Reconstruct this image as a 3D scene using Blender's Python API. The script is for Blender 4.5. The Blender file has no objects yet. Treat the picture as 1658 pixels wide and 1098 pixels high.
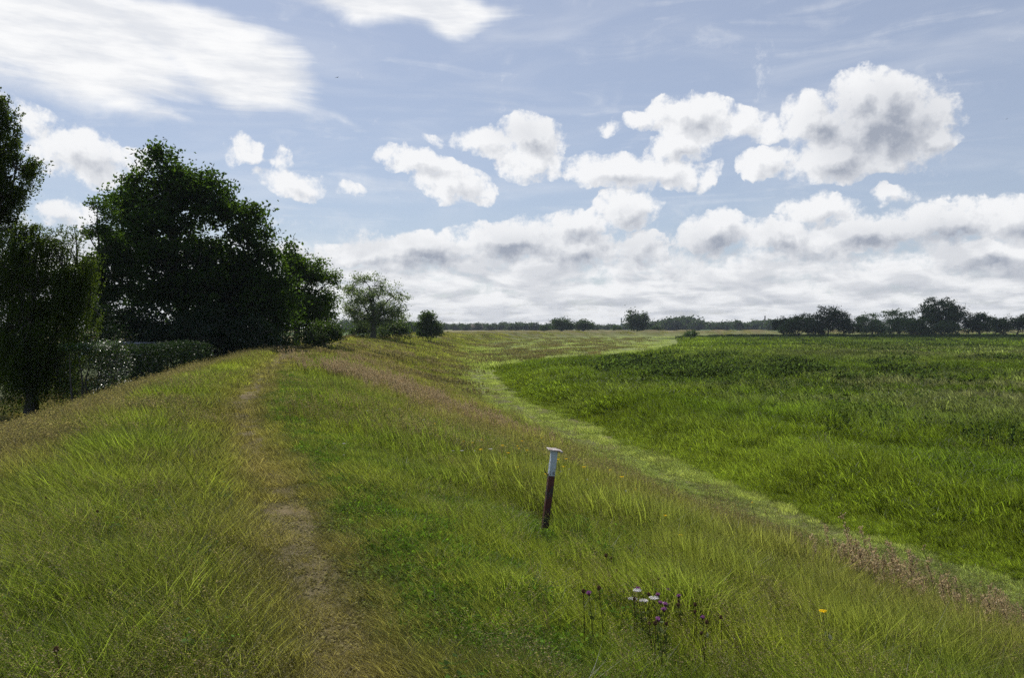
import bpy, math, random
import numpy as np

random.seed(7)
RNG = np.random.default_rng(11)
C = bpy.context.scene.collection
sc = bpy.context.scene

# ------------------------------------------------------------------ camera
F = 1265.0                       # focal length in photo pixels (photo 1658 x 1098)
HORIZ = 529.0
EYE = 1.68
cam_d = bpy.data.cameras.new('camera')
cam = bpy.data.objects.new('camera', cam_d)
C.objects.link(cam)
cam_d.sensor_width = 36.0
cam_d.lens = 36.0 * F / 1658.0
PITCH = -math.atan((549.0 - HORIZ) / F)
cam.location = (0, 0, EYE)
cam.rotation_euler = (math.pi / 2 + PITCH, 0, 0)
cam_d.clip_start = 0.05
cam_d.clip_end = 20000
sc.camera = cam


def pix_dir(px, py):
    """world direction through a photo pixel"""
    x = (px - 829.0) / F
    y = -(py - 549.0) / F
    c, s = math.cos(PITCH), math.sin(PITCH)
    d = np.array([x, c - s * y, s + c * y])
    return d / np.linalg.norm(d)


# ------------------------------------------------------------------ sun, sky, exposure
SUN_AZ = math.radians(-24)       # measured from +Y towards +X
SUN_EL = math.radians(47)
sun_vec = (math.sin(SUN_AZ) * math.cos(SUN_EL), math.cos(SUN_AZ) * math.cos(SUN_EL), math.sin(SUN_EL))
ld = bpy.data.lights.new('sun', 'SUN')
ld.energy = 4.6
ld.angle = math.radians(0.53)
ld.color = (1.0, 0.955, 0.88)
sun = bpy.data.objects.new('sun', ld)
C.objects.link(sun)
from mathutils import Vector
sun.rotation_euler = Vector(sun_vec).to_track_quat('Z', 'Y').to_euler()
sun.location = (0, 0, 60)

sc.view_settings.view_transform = 'Standard'
sc.view_settings.look = 'None'
sc.view_settings.exposure = 0.0
sc.view_settings.gamma = 1.0
sc.view_settings.use_curve_mapping = False

w = bpy.data.worlds.new('World')
sc.world = w
w.use_nodes = True
NT = w.node_tree
NT.nodes.clear()


class G:
    """small helper to write node trees as expressions"""
    def __init__(s, nt):
        s.nt = nt

    def n(s, kind, **kw):
        nd = s.nt.nodes.new(kind)
        for k, v in kw.items():
            setattr(nd, k, v)
        return nd

    def put(s, sock, v):
        if isinstance(v, bpy.types.NodeSocket):
            s.nt.links.new(v, sock)
        elif v is not None:
            sock.default_value = v

    def m(s, op, a, b=None, c=None, clamp=False):
        nd = s.n('ShaderNodeMath', operation=op, use_clamp=clamp)
        s.put(nd.inputs[0], a)
        if b is not None: s.put(nd.inputs[1], b)
        if c is not None: s.put(nd.inputs[2], c)
        return nd.outputs[0]

    def vm(s, op, a, b=None, sc_=None):
        nd = s.n('ShaderNodeVectorMath', operation=op)
        s.put(nd.inputs[0], a)
        if b is not None: s.put(nd.inputs[1], b)
        if sc_ is not None: s.put(nd.inputs['Scale'], sc_)
        return nd.outputs[0]

    def noise(s, v, scale, detail=4, rough=.55, dist=0.0, col=False, dim='2D'):
        nd = s.n('ShaderNodeTexNoise')
        nd.noise_dimensions = dim
        s.put(nd.inputs['Vector'], v)
        nd.inputs['Scale'].default_value = scale
        nd.inputs['Detail'].default_value = detail
        nd.inputs['Roughness'].default_value = rough
        nd.inputs['Distortion'].default_value = dist
        return nd.outputs['Color' if col else 'Fac']

    def mr(s, v, a, b, c=0.0, d=1.0, smooth=True):
        nd = s.n('ShaderNodeMapRange')
        nd.interpolation_type = 'SMOOTHSTEP' if smooth else 'LINEAR'
        s.put(nd.inputs[0], v)
        for i, x in enumerate((a, b, c, d)):
            s.put(nd.inputs[i + 1], x)
        return nd.outputs[0]

    def mapping(s, v, loc=(0, 0, 0), rot=(0, 0, 0), scale=(1, 1, 1), kind='POINT'):
        nd = s.n('ShaderNodeMapping', vector_type=kind)
        s.put(nd.inputs[0], v)
        nd.inputs['Location'].default_value = loc
        nd.inputs['Rotation'].default_value = rot
        nd.inputs['Scale'].default_value = scale
        return nd.outputs[0]

    def mix(s, f, a, b, mode='MIX'):
        nd = s.n('ShaderNodeMix', data_type='RGBA', blend_type=mode)
        s.put(nd.inputs[0], f)
        s.put(nd.inputs[6], a)
        s.put(nd.inputs[7], b)
        return nd.outputs[2]


def blob_field(g, vec, blobs):
    """max over a set of soft ellipses placed by azimuth and elevation"""
    cur = None
    for (px, py, rx, ry, rot, wt) in blobs:
        d = pix_dir(px, py)
        az = math.atan2(d[0], d[1]); el = math.asin(d[2])
        k = math.cos(az)            # pixels per radian shrink away from the axis
        sx = rx / F * k * k; sy = ry / F * k
        mp = g.mapping(vec, (az, el, 0), (0, 0, math.radians(-rot)), (sx, sy, 1), 'TEXTURE')
        gr = g.n('ShaderNodeTexGradient', gradient_type='SPHERICAL')
        g.put(gr.inputs[0], mp)
        f = gr.outputs['Fac']
        if wt != 1: f = g.m('MULTIPLY', f, wt)
        cur = f if cur is None else g.m('SMOOTH_MAX', cur, f, 0.12)
    return cur


CUM = [(1425, 198, 150, 92, 8, 1.2), (1388, 160, 72, 56, 0, 1), (1318, 200, 70, 66, 0, 1), (1238, 262, 62, 30, 0, .9),
       (1350, 262, 120, 44, 0, 1), (1508, 228, 62, 28, 10, .8),
       (1125, 188, 95, 44, 5, .95), (1040, 193, 40, 20, 0, .8), (1205, 205, 80, 34, 10, .8), (1098, 236, 70, 46, -20, .9),
       (1000, 278, 125, 38, 5, .9), (1075, 284, 90, 34, 0, .9), (1150, 285, 30, 44, 20, .45), (985, 208, 40, 22, 0, .42),
       (858, 222, 76, 48, 10, .9), (790, 226, 80, 40, 0, .6), (690, 268, 95, 30, 10, .9), (740, 302, 90, 36, 5, .95),
       (860, 262, 70, 38, 0, .8), (632, 250, 50, 22, 0, .5), (700, 225, 40, 18, 20, .4),
       (385, 243, 52, 38, 0, .52), (458, 256, 40, 26, 0, .42), (472, 294, 84, 34, 8, .6), (567, 307, 52, 18, 0, .42),
       (135, 255, 115, 62, 10, .8), (40, 190, 110, 48, 20, .55), (222, 262, 50, 28, 0, .5), (110, 345, 90, 30, 0, .6),
       (1012, 338, 66, 40, 0, 1), (930, 366, 82, 34, 0, 1), (845, 390, 190, 46, 0, 1), (690, 402, 140, 38, 0, 1),
       (580, 416, 100, 30, 0, .9), (950, 402, 120, 44, 0, 1), (1160, 376, 84, 48, 0, 1), (1045, 402, 56, 38, 0, .9),
       (1320, 334, 74, 30, 0, .9), (1440, 318, 54, 22, 0, .85), (1400, 376, 160, 46, 0, 1), (1545, 352, 120, 46, 0, 1),
       (1640, 362, 80, 62, 0, 1), (1265, 384, 100, 44, 0, 1), (1600, 412, 130, 34, 0, .9), (1700, 340, 80, 60, 0, 1)]
CIR = [(90, 58, 330, 112, 8, 1.5), (330, 78, 240, 84, 22, 1.3), (430, 112, 125, 60, 8, 1.0), (420, 150, 150, 40, 12, .75),
       (640, 0, 230, 48, 5, 1.2), (735, 22, 120, 36, -3, 1.1), (200, 168, 80, 24, 8, .6), (250, 186, 130, 16, 8, .4),
       (-150, 40, 330, 150, 0, 1.2), (560, 190, 90, 18, 15, .4), (300, -90, 500, 60, 5, .9), (960, -120, 260, 60, 0, .8)]

GREY = [(1432, 214, 190, 108, 0, 1.25), (855, 214, 90, 40, 0, .6), (1135, 196, 80, 26, 0, .3), (875, 396, 190, 34, 0, .5), (700, 418, 130, 24, 0, .45),
        (1180, 388, 84, 32, 0, .45), (1012, 350, 50, 20, 0, .5), (1560, 374, 150, 38, 0, .55), (1385, 382, 90, 24, 0, .4), (140, 262, 80, 32, 0, .5), (1600, 440, 180, 20, 0, .4)]

# cumulus density as a node group so that it can be read twice (here, and a little towards the sun)
grp = bpy.data.node_groups.new('cloud_density', 'ShaderNodeTree')
grp.interface.new_socket('Vector', in_out='INPUT', socket_type='NodeSocketVector')
grp.interface.new_socket('Density', in_out='OUTPUT', socket_type='NodeSocketFloat')
gg = G(grp)
gi = gg.n('NodeGroupInput'); go = gg.n('NodeGroupOutput')
v0 = gi.outputs[0]
wn = gg.noise(v0, 16, 3, .5, col=True)
wn = gg.vm('SUBTRACT', wn, (.5, .5, .5))
v1 = gg.vm('ADD', v0, gg.vm('SCALE', wn, sc_=0.030))
wn2 = gg.noise(v0, 60, 3, .6, col=True)
v1 = gg.vm('ADD', v1, gg.vm('SCALE', gg.vm('SUBTRACT', wn2, (.5, .5, .5)), sc_=0.012))
bf = blob_field(gg, v1, CUM)
nz = gg.noise(v0, 24, 9, .63)
vo = gg.n('ShaderNodeTexVoronoi', feature='SMOOTH_F1', voronoi_dimensions='2D')
vo.inputs['Scale'].default_value = 46
vo.inputs['Detail'].default_value = 1.5
vo.inputs['Roughness'].default_value = .55
gg.put(vo.inputs['Vector'], v1)
puff = gg.m('SUBTRACT', 0.5, vo.outputs['Distance'])
dd = gg.m('ADD', gg.m('ADD', bf, gg.mr(bf, 0.0, 0.2, -0.75, 0.0)), gg.m('MULTIPLY', gg.m('SUBTRACT', nz, .5), 1.3))
dd = gg.m('ADD', dd, gg.m('MULTIPLY', puff, 0.30))
# a layered deck towards the horizon
sep = gg.n('ShaderNodeSeparateXYZ'); gg.put(sep.inputs[0], v0)
el = sep.outputs[1]
inv = gg.m('DIVIDE', 1.0, gg.m('MAXIMUM', gg.m('ADD', el, .075), .02))
cb = gg.n('ShaderNodeCombineXYZ')
gg.put(cb.inputs[0], gg.m('MULTIPLY', sep.outputs[0], 9.0))
gg.put(cb.inputs[1], gg.m('MULTIPLY', inv, .52))
deckn = gg.noise(cb.outputs[0], 1.7, 6, .52, .2)
amt = gg.mr(el, 0.06, 0.150, 0.46, -0.30)
amt = gg.m('ADD', amt, gg.m('MULTIPLY', gg.m('SUBTRACT', deckn, .5), 1.25))
dd = gg.m('MAXIMUM', dd, gg.m('MULTIPLY', amt, .85))
gg.put(go.inputs[0], dd)
grp.interface.new_socket('Deck', in_out='OUTPUT', socket_type='NodeSocketFloat')
gg.put(go.inputs[1], deckn)
grp.interface.new_socket('Body', in_out='OUTPUT', socket_type='NodeSocketFloat')
gg.put(go.inputs[2], gg.m('ADD', bf, gg.m('MULTIPLY', gg.m('SUBTRACT', gg.noise(v0, 14, 3, .5), .5), .5)))

g = G(NT)
tc = g.n('ShaderNodeTexCoord')
nrm = g.vm('NORMALIZE', tc.outputs['Generated'])
sp = g.n('ShaderNodeSeparateXYZ'); g.put(sp.inputs[0], nrm)
az = g.m('ARCTAN2', sp.outputs[0], sp.outputs[1])
el = g.m('ARCSINE', sp.outputs[2])
cc = g.n('ShaderNodeCombineXYZ'); g.put(cc.inputs[0], az); g.put(cc.inputs[1], el)
P = cc.outputs[0]


def dens(vec):
    nd = g.n('ShaderNodeGroup'); nd.node_tree = grp
    g.put(nd.inputs[0], vec)
    return nd


nd0 = dens(P)
D0 = nd0.outputs[0]
wisp = g.noise(P, 45, 3, .6, col=True)
nd1 = dens(g.vm('ADD', P, (-0.009, 0.012, 0)))
D1 = nd1.outputs[0]
alpha = g.mr(g.m('ADD', D0, g.m('MULTIPLY', g.m('SUBTRACT', g.noise(g.vm('ADD', P, g.vm('SCALE', wisp, sc_=.012)), 70, 6, .7), .5), .55)), -0.06, 0.40)
fine = g.noise(P, 85, 5, .65)
core = g.m('MULTIPLY', g.mr(nd1.outputs[2], 0.16, 1.0), g.mr(D0, 0.1, 0.75))
relief = g.mr(g.m('SUBTRACT', D0, D1), -0.35, 0.35, smooth=False)
light = g.m('SUBTRACT', 1.02, g.m('MULTIPLY', core, .50))
light = g.m('ADD', light, g.m('MULTIPLY', g.m('SUBTRACT', relief, .5), 0.62))
light = g.m('ADD', light, g.m('MULTIPLY', g.m('SUBTRACT', fine, .5), .22), clamp=True)
light = g.m('SUBTRACT', light, g.m('MULTIPLY', g.mr(blob_field(g, g.vm('ADD', P, g.vm('SCALE', g.vm('SUBTRACT', g.noise(P, 22, 4, .6, col=True), (.5, .5, .5)), sc_=.035)), GREY), 0.0, .85), .36), clamp=True)
deckm = g.mr(el, 0.07, 0.15, 1, 0)
drel = g.m('SUBTRACT', nd1.outputs[1], 0.40)
light = g.m('SUBTRACT', light, g.m('MULTIPLY', g.m('MULTIPLY', deckm, g.mr(drel, -.05, .22)), .40), clamp=True)
cloud_col = g.mix(light, (0.36, 0.395, 0.47, 1), (0.95, 0.955, 0.965, 1))

# high thin sheets
wc = g.noise(P, 7, 3, .5, col=True)
Pc = g.vm('ADD', P, g.vm('SCALE', g.vm('SUBTRACT', wc, (.5, .5, .5)), sc_=0.05))
cf = blob_field(g, Pc, CIR)
st = g.mapping(P, (0, 0, 0), (0, 0, math.radians(-16)), (4, 22, 1))
cn = g.noise(st, 1.5, 8, .6, .6)
cn2 = g.noise(P, 30, 6, .6)
cd = g.m('ADD', cf, g.m('MULTIPLY', g.m('SUBTRACT', cn, .5), .85))
cd = g.m('ADD', cd, g.m('MULTIPLY', g.m('SUBTRACT', cn2, .5), .25))
calpha = g.m('MULTIPLY', g.mr(cd, 0.05, 0.70), 0.96)
# thin overall veil streaks
veil = g.noise(g.mapping(P, (3, 1, 0), (0, 0, math.radians(10)), (2.5, 14, 1)), 1.4, 5, .55, .5)
veil = g.m('MULTIPLY_ADD', g.mr(veil, .40, .85), .25, .0)
calpha = g.m('MAXIMUM', calpha, veil)

sky = g.n('ShaderNodeTexSky', sky_type='NISHITA')
sky.sun_disc = False
sky.sun_elevation = SUN_EL
sky.sun_rotation = SUN_AZ
sky.air_density = 1.0
sky.dust_density = 0.4
sky.ozone_density = 3.0
SKY = 0.10
K = 1.0 / SKY
base = sky.outputs[0]
CW = tuple(x * K for x in (1.0, 1.0, 1.0))


def scl(col, k):
    nd = g.n('ShaderNodeVectorMath', operation='SCALE')
    g.put(nd.inputs[0], col); nd.inputs['Scale'].default_value = k
    return nd.outputs[0]


cirr_col = g.mix(g.mr(g.noise(st, 2.2, 5, .6), .3, .7), (0.80, 0.82, 0.86, 1), (1.0, 1.0, 1.0, 1))
hazy = g.mix(g.mr(el, 0.0, 0.45, .56, .54), base, scl(g.mix(0.0, (.48, .515, .62, 1), (1, 1, 1, 1)), K))
col = g.mix(calpha, hazy, scl(cirr_col, K))
col = g.mix(g.m('MULTIPLY', alpha, .97), col, scl(cloud_col, K))
bg = g.n('ShaderNodeBackground')
g.put(bg.inputs[0], col)
bg.inputs[1].default_value = SKY
# higher up and behind: the same broken cloud, drawn with one coarse noise
hz = g.noise(nrm, 2.6, 2, .55, dim='3D')
colh = g.mix(g.m('MULTIPLY', g.mr(hz, .45, .62), .4), base, scl(g.mix(hz, (.75, .77, .8, 1), (.6, .63, .68, 1)), K))
bgh = g.n('ShaderNodeBackground')
g.put(bgh.inputs[0], colh)
bgh.inputs[1].default_value = SKY
inside = g.m('MULTIPLY', g.mr(el, math.radians(25.0), math.radians(27.5), 1, 0), g.mr(g.m('ABSOLUTE', az), math.radians(46), math.radians(50), 1, 0))
inside = g.m('MULTIPLY', inside, g.m('GREATER_THAN', el, -0.03))
mxs = g.n('ShaderNodeMixShader')
g.put(mxs.inputs[0], inside)
NT.links.new(bgh.outputs[0], mxs.inputs[1]); NT.links.new(bg.outputs[0], mxs.inputs[2])
out = g.n('ShaderNodeOutputWorld')
NT.links.new(mxs.outputs[0], out.inputs[0])
w.cycles.sampling_method = 'MANUAL'
w.cycles.sample_map_resolution = 256
cy = sc.cycles
cy.max_bounces = 5
cy.diffuse_bounces = 2
cy.glossy_bounces = 1
cy.transmission_bounces = 3
cy.transparent_max_bounces = 8
cy.volume_bounces = 0
cy.use_adaptive_sampling = True
cy.adaptive_threshold = 0.02
cy.caustics_reflective = False
cy.caustics_refractive = False
cy.sample_clamp_indirect = 6
cy.use_denoising = False
cy.denoiser = 'OPENIMAGEDENOISE'
cy.denoising_input_passes = 'RGB_ALBEDO_NORMAL'
cy.denoising_prefilter = 'ACCURATE'

# ------------------------------------------------------------------ tagging and mesh helpers
def tag(o, label=None, cat=None, group=None, kind=None):
    if label: o['label'] = label
    if cat: o['category'] = cat
    if group: o['group'] = group
    if kind: o['kind'] = kind
    return o


def mesh_np(name, V, faces, attrs=None, smooth=False, colors=None):
    """V (N,3); faces = list of (M,k) index arrays"""
    me = bpy.data.meshes.new(name)
    V = np.asarray(V, dtype=np.float32)
    me.vertices.add(len(V))
    me.vertices.foreach_set('co', V.ravel())
    loops = np.concatenate([f.ravel() for f in faces if len(f)]).astype(np.int32)
    tot = np.concatenate([np.full(len(f), f.shape[1]) for f in faces if len(f)]).astype(np.int32)
    st = np.concatenate([[0], np.cumsum(tot)[:-1]]).astype(np.int32)
    me.loops.add(len(loops))
    me.loops.foreach_set('vertex_index', loops)
    me.polygons.add(len(tot))
    me.polygons.foreach_set('loop_start', st)
    me.polygons.foreach_set('loop_total', tot)
    me.polygons.foreach_set('use_smooth', np.full(len(tot), smooth))
    me.update(calc_edges=True)
    for k, a in (attrs or {}).items():
        at = me.attributes.new(k, 'FLOAT', 'POINT')
        at.data.foreach_set('value', np.asarray(a, dtype=np.float32))
    for k, a in (colors or {}).items():
        at = me.attributes.new(k, 'FLOAT_VECTOR', 'POINT')
        at.data.foreach_set('vector', np.asarray(a, dtype=np.float32).ravel())
    return me


def obj(name, me, mat=None, parent=None, loc=None, link=True):
    o = bpy.data.objects.new(name, me)
    if mat is not None and me is not None and not me.materials:
        me.materials.append(mat)
    if link: C.objects.link(o)
    if parent is not None: o.parent = parent
    if loc is not None: o.location = loc
    return o


def empty(name, loc, rz=0.0):
    o = bpy.data.objects.new(name, None)
    C.objects.link(o)
    o.location = loc
    o.rotation_euler = (0, 0, rz)
    o.empty_display_size = 0.2
    return o


def copy_tree(o, parent=None):
    c = o.copy()
    C.objects.link(c)
    if parent is not None: c.parent = parent
    for ch in list(o.children):
        copy_tree(ch, c)
    return c


def tubes(paths, sides=6):
    """paths: list of (pts (n,3), radii (n,)) -> V, [quads]"""
    Vs, Fs = [], []
    off = 0
    a = np.linspace(0, 2 * math.pi, sides, endpoint=False)
    ca, sa = np.cos(a), np.sin(a)
    for pts, rad in paths:
        pts = np.asarray(pts, float); rad = np.asarray(rad, float)
        n = len(pts)
        t = np.gradient(pts, axis=0)
        t /= (np.linalg.norm(t, axis=1, keepdims=True) + 1e-9)
        ref = np.where(np.abs(t[:, 2:3]) > .9, np.array([[1., 0, 0]]), np.array([[0, 0, 1.]]))
        u = np.cross(t, ref); u /= (np.linalg.norm(u, axis=1, keepdims=True) + 1e-9)
        v = np.cross(t, u)
        ring = pts[:, None, :] + rad[:, None, None] * (u[:, None, :] * ca[None, :, None] + v[:, None, :] * sa[None, :, None])
        Vs.append(ring.reshape(-1, 3))
        i = np.arange(n - 1)[:, None] * sides; j = np.arange(sides)[None, :]
        jn = (j + 1) % sides
        q = np.stack([i + j, i + jn, i + sides + jn, i + sides + j], -1).reshape(-1, 4) + off
        Fs.append(q)
        off += n * sides
    return np.concatenate(Vs), [np.concatenate(Fs)]


# ------------------------------------------------------------------ terrain shape
CREST = np.array([(8, -24), (3.2, -8), (.55, 0), (-.55, 3.0), (-1.85, 6.6), (-4.1, 12.3), (-6.4, 19), (-10.6, 35), (-16, 60),
                  (-21.5, 104), (-24, 170), (-20, 240), (-4, 310), (28, 365), (80, 405), (160, 440), (300, 470),
                  (600, 520), (1500, 640)], float)


def catmull(Pn, k=10):
    out = []
    Q = np.vstack([2 * Pn[0] - Pn[1], Pn, 2 * Pn[-1] - Pn[-2]])
    for i in range(1, len(Q) - 2):
        a, b, c, d = Q[i - 1], Q[i], Q[i + 1], Q[i + 2]
        for t in np.linspace(0, 1, k, endpoint=False):
            out.append(.5 * ((2 * b) + (-a + c) * t + (2 * a - 5 * b + 4 * c - d) * t * t + (-a + 3 * b - 3 * c + d) * t ** 3))
    out.append(Pn[-1])
    return np.array(out)


CL = catmull(CREST, 6)


def sdist(x, y):
    """signed distance to the dike's centre line, positive on the meadow side (right)"""
    x = np.asarray(x, float).ravel(); y = np.asarray(y, float).ravel()
    best = np.full(len(x), 1e18); sg = np.ones(len(x))
    for a, b in zip(CL[:-1], CL[1:]):
        d = b - a; L2 = d @ d
        t = np.clip(((x - a[0]) * d[0] + (y - a[1]) * d[1]) / L2, 0, 1)
        ex = x - a[0] - t * d[0]; ey = y - a[1] - t * d[1]
        q = ex * ex + ey * ey
        m = q < best
        best[m] = q[m]
        sg[m] = np.where(d[0] * ey[m] - d[1] * ex[m] <= 0, 1.0, -1.0)
    return np.sqrt(best) * sg


def hashn(ix, iy, s):
    n = (ix.astype(np.int64) * 374761393 + iy.astype(np.int64) * 668265263 + s * 1442695041) & 0x7fffffff
    n = (n ^ (n >> 13)) * 1274126177 & 0x7fffffff
    return ((n ^ (n >> 16)) & 0xffff) / 65535.0


def vnoise(x, y, scale, seed=0):
    x = np.asarray(x, float) / scale; y = np.asarray(y, float) / scale
    ix = np.floor(x); iy = np.floor(y)
    fx = x - ix; fy = y - iy
    fx = fx * fx * (3 - 2 * fx); fy = fy * fy * (3 - 2 * fy)
    a = hashn(ix, iy, seed); b = hashn(ix + 1, iy, seed); c = hashn(ix, iy + 1, seed); d = hashn(ix + 1, iy + 1, seed)
    return (a * (1 - fx) + b * fx) * (1 - fy) + (c * (1 - fx) + d * fx) * fy


def fbm(x, y, scale, seed=0, n=3):
    s = 0; a = 1; t = 0
    for i in range(n):
        s = s + a * vnoise(x, y, scale / 2 ** i, seed + i * 17); t += a; a *= .5
    return s / t


def sstep(x, a, b):
    t = np.clip((x - a) / (b - a), 0, 1)
    return t * t * (3 - 2 * t)


Z_IN, Z_OUT = -3.0, -2.2


def terr(x, y, sd=None):
    x = np.asarray(x, float).ravel(); y = np.asarray(y, float).ravel()
    if sd is None: sd = sdist(x, y)
    widen = 1 + .35 * sstep(y, 40, 110)
    r = sd / widen
    # meadow side: crest rounds over at ~1 m, toe at ~12 m
    zr = np.where(r < 1.0, 0, 0)
    zr = Z_IN * (sstep(r, -2.0, 13.2) ** 1.0)
    zr = Z_IN * np.clip(.62 * sstep(r, .2, 12.6) + .38 * np.clip((r - .8) / 11.2, 0, 1), 0, 1)
    l = -sd
    zl = Z_OUT * np.clip(.55 * sstep(l, 1.1, 9.0) + .45 * np.clip((l - 1.6) / 7.2, 0, 1), 0, 1)
    z = np.where(sd >= 0, zr, zl)
    near = 1 - sstep(np.hypot(x, y), 60, 160)
    z = z + (.10 * (fbm(x, y, 3.2, 5) - .5) + .035 * (fbm(x, y, .7, 9, 2) - .5)) * near
    z = z + .10 * (fbm(x, y, 22, 31) - .5)
    # the worn track is a shallow trough
    pth = np.abs(sd - .05 * np.sin(y * .35))
    z = z - .06 * np.exp(-(pth / .38) ** 2) * near
    return z


def terr1(x, y):
    return float(terr([x], [y])[0])


def hit(px, py, dz=0.0, zadd=0.0):
    """ground point seen through a photo pixel"""
    d = pix_dir(px, py)
    t = np.geomspace(2.0, 3000, 3000)
    X, Y, Z = d[0] * t, d[1] * t, EYE + d[2] * t
    G_ = terr(X, Y) + zadd
    k = np.argmax(Z < G_)
    if Z[k] >= G_[k]: k = len(t) - 1
    return float(X[k]), float(Y[k]), float(G_[k] - zadd)


def at(px, dist):
    """x, y of a spot at a given distance along the view axis under photo column px"""
    return (px - 829.0) / F * dist, dist


def elev(py, dist):
    """height seen at photo row py at that distance"""
    return EYE - (py - HORIZ) / F * dist


# ------------------------------------------------------------------ materials
def new_mat(name):
    m = bpy.data.materials.new(name)
    m.use_nodes = True
    m.node_tree.nodes.clear()
    return m, G(m.node_tree)


def finish(g, sh):
    o = g.n('ShaderNodeOutputMaterial')
    g.nt.links.new(sh, o.inputs[0])


def add_sh(g, a, b):
    n = g.n('ShaderNodeAddShader'); g.nt.links.new(a, n.inputs[0]); g.nt.links.new(b, n.inputs[1]); return n.outputs[0]


def mix_sh(g, f, a, b):
    n = g.n('ShaderNodeMixShader'); g.put(n.inputs[0], f); g.nt.links.new(a, n.inputs[1]); g.nt.links.new(b, n.inputs[2]); return n.outputs[0]


def leaf_shader(g, col, trans_col, gloss=.06, rough=.35, tr=.45):
    df = g.n('ShaderNodeBsdfDiffuse'); g.put(df.inputs[0], col)
    tl = g.n('ShaderNodeBsdfTranslucent'); g.put(tl.inputs[0], trans_col)
    gl = g.n('ShaderNodeBsdfGlossy'); gl.inputs['Roughness'].default_value = rough
    gl.inputs[0].default_value = (1, 1, 1, 1)
    a = mix_sh(g, tr, df.outputs[0], tl.outputs[0])
    fr = g.n('ShaderNodeFresnel'); fr.inputs[0].default_value = 1.4
    return mix_sh(g, g.m('MULTIPLY', fr.outputs[0], gloss * 3.5, clamp=True), a, gl.outputs[0])


def attr(g, name, kind='GEOMETRY'):
    n = g.n('ShaderNodeAttribute', attribute_type=kind); n.attribute_name = name
    return n


def grass_mat(name, gloss=.07, rough=.35, tip=(0.30, 0.24, 0.13, 1), tipamt=.5, tr=.5, sat=1.0):
    m, g = new_mat(name)
    ic = attr(g, 'icol', 'INSTANCER').outputs['Vector']
    t = attr(g, 't').outputs['Fac']
    r = attr(g, 'rnd').outputs['Fac']
    c = g.mix(g.m('MULTIPLY', g.mr(t, .55, 1.0), g.m('MULTIPLY', r, tipamt)), ic, tip)
    v = g.m('MULTIPLY_ADD', g.m('FRACT', g.m('MULTIPLY', r, 7.31)), 1.5, .28)
    c = g.vm('SCALE', c, sc_=v)
    tcn = g.mix(.5, c, g.vm('MULTIPLY', c, (1.55, 1.65, .55)))
    finish(g, leaf_shader(g, c, g.vm('SCALE', tcn, sc_=1.5), gloss, rough, tr))
    return m


M = {}
M['blade'] = grass_mat('meadow_blade', .010, .55, tipamt=.22, tr=.55)
M['reed'] = grass_mat('reed_blade', .006, .5, tipamt=.12, tr=.62)
M['turf'] = grass_mat('turf_blade', .010, .6, tipamt=.12, tr=.35)
M['seed'] = grass_mat('seed_head', .004, .7, tipamt=0, tr=.4)

# ground: thatch and soil, colour by species and wear
m, g = new_mat('ground_soil')
geo = g.n('ShaderNodeNewGeometry'); pos = geo.outputs['Position']
ic = attr(g, 'gcol').outputs['Vector']
n1 = g.noise(pos, 6, 6, .65, dim='3D')
n2 = g.noise(pos, 45, 4, .7, dim='3D')
n3 = g.noise(pos, .35, 4, .6, dim='3D')
c = g.vm('SCALE', ic, sc_=g.m('MULTIPLY_ADD', n1, .9, .55))
c = g.vm('SCALE', c, sc_=g.m('MULTIPLY_ADD', n2, 1.0, .5))
c = g.mix(g.m('MULTIPLY', g.mr(n3, .4, .7), .35), c, g.vm('MULTIPLY', c, (1.5, 1.1, .8)))
pb = g.n('ShaderNodeBsdfPrincipled')
g.put(pb.inputs['Base Color'], c)
pb.inputs['Roughness'].default_value = .95
pb.inputs['Specular IOR Level'].default_value = .15
bp = g.n('ShaderNodeBump'); bp.inputs['Strength'].default_value = .7; bp.inputs['Distance'].default_value = .03
g.put(bp.inputs['Height'], g.m('ADD', n1, n2))
g.put(pb.inputs['Normal'], bp.outputs[0])
finish(g, pb.outputs[0])
M['ground'] = m


# ------------------------------------------------------------------ where which plants grow
EDGE_PX = [(1656, 938), (1559, 912), (1476, 886), (1393, 862), (1341, 846), (1293, 826), (1226, 803), (1168, 780), (1120, 757), (1048, 731),
           (1004, 712), (956, 689), (905, 670), (860, 652), (825, 632), (803, 606)]
EDGE = [hit(px_, py_)[:2] for px_, py_ in EDGE_PX]
REEDP = np.array([(60, -30), (15.5, -10), (12.0, 6), (10.6, 10.5)] + EDGE + [(-1.6, 84), (3, 98), (13, 112), (27, 138), (47, 212), (68, 320),
                 (110, 372), (190, 398), (400, 430), (900, 480), (900, -30)], float)


def inpoly(x, y, Pn):
    x = np.asarray(x, float); y = np.asarray(y, float)
    ins = np.zeros(x.shape, bool)
    j = len(Pn) - 1
    for i in range(len(Pn)):
        xi, yi = Pn[i]; xj, yj = Pn[j]
        c_ = ((yi > y) != (yj > y)) & (x < (xj - xi) * (y - yi) / (yj - yi + 1e-12) + xi)
        ins ^= c_
        j = i
    return ins


def polydist(x, y, Pn):
    best = np.full(len(x), 1e18)
    for a, b in zip(Pn, np.roll(Pn, -1, 0)):
        d = b - a
        t = np.clip(((x - a[0]) * d[0] + (y - a[1]) * d[1]) / (d @ d), 0, 1)
        best = np.minimum(best, (x - a[0] - t * d[0]) ** 2 + (y - a[1] - t * d[1]) ** 2)
    return np.sqrt(best)


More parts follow.
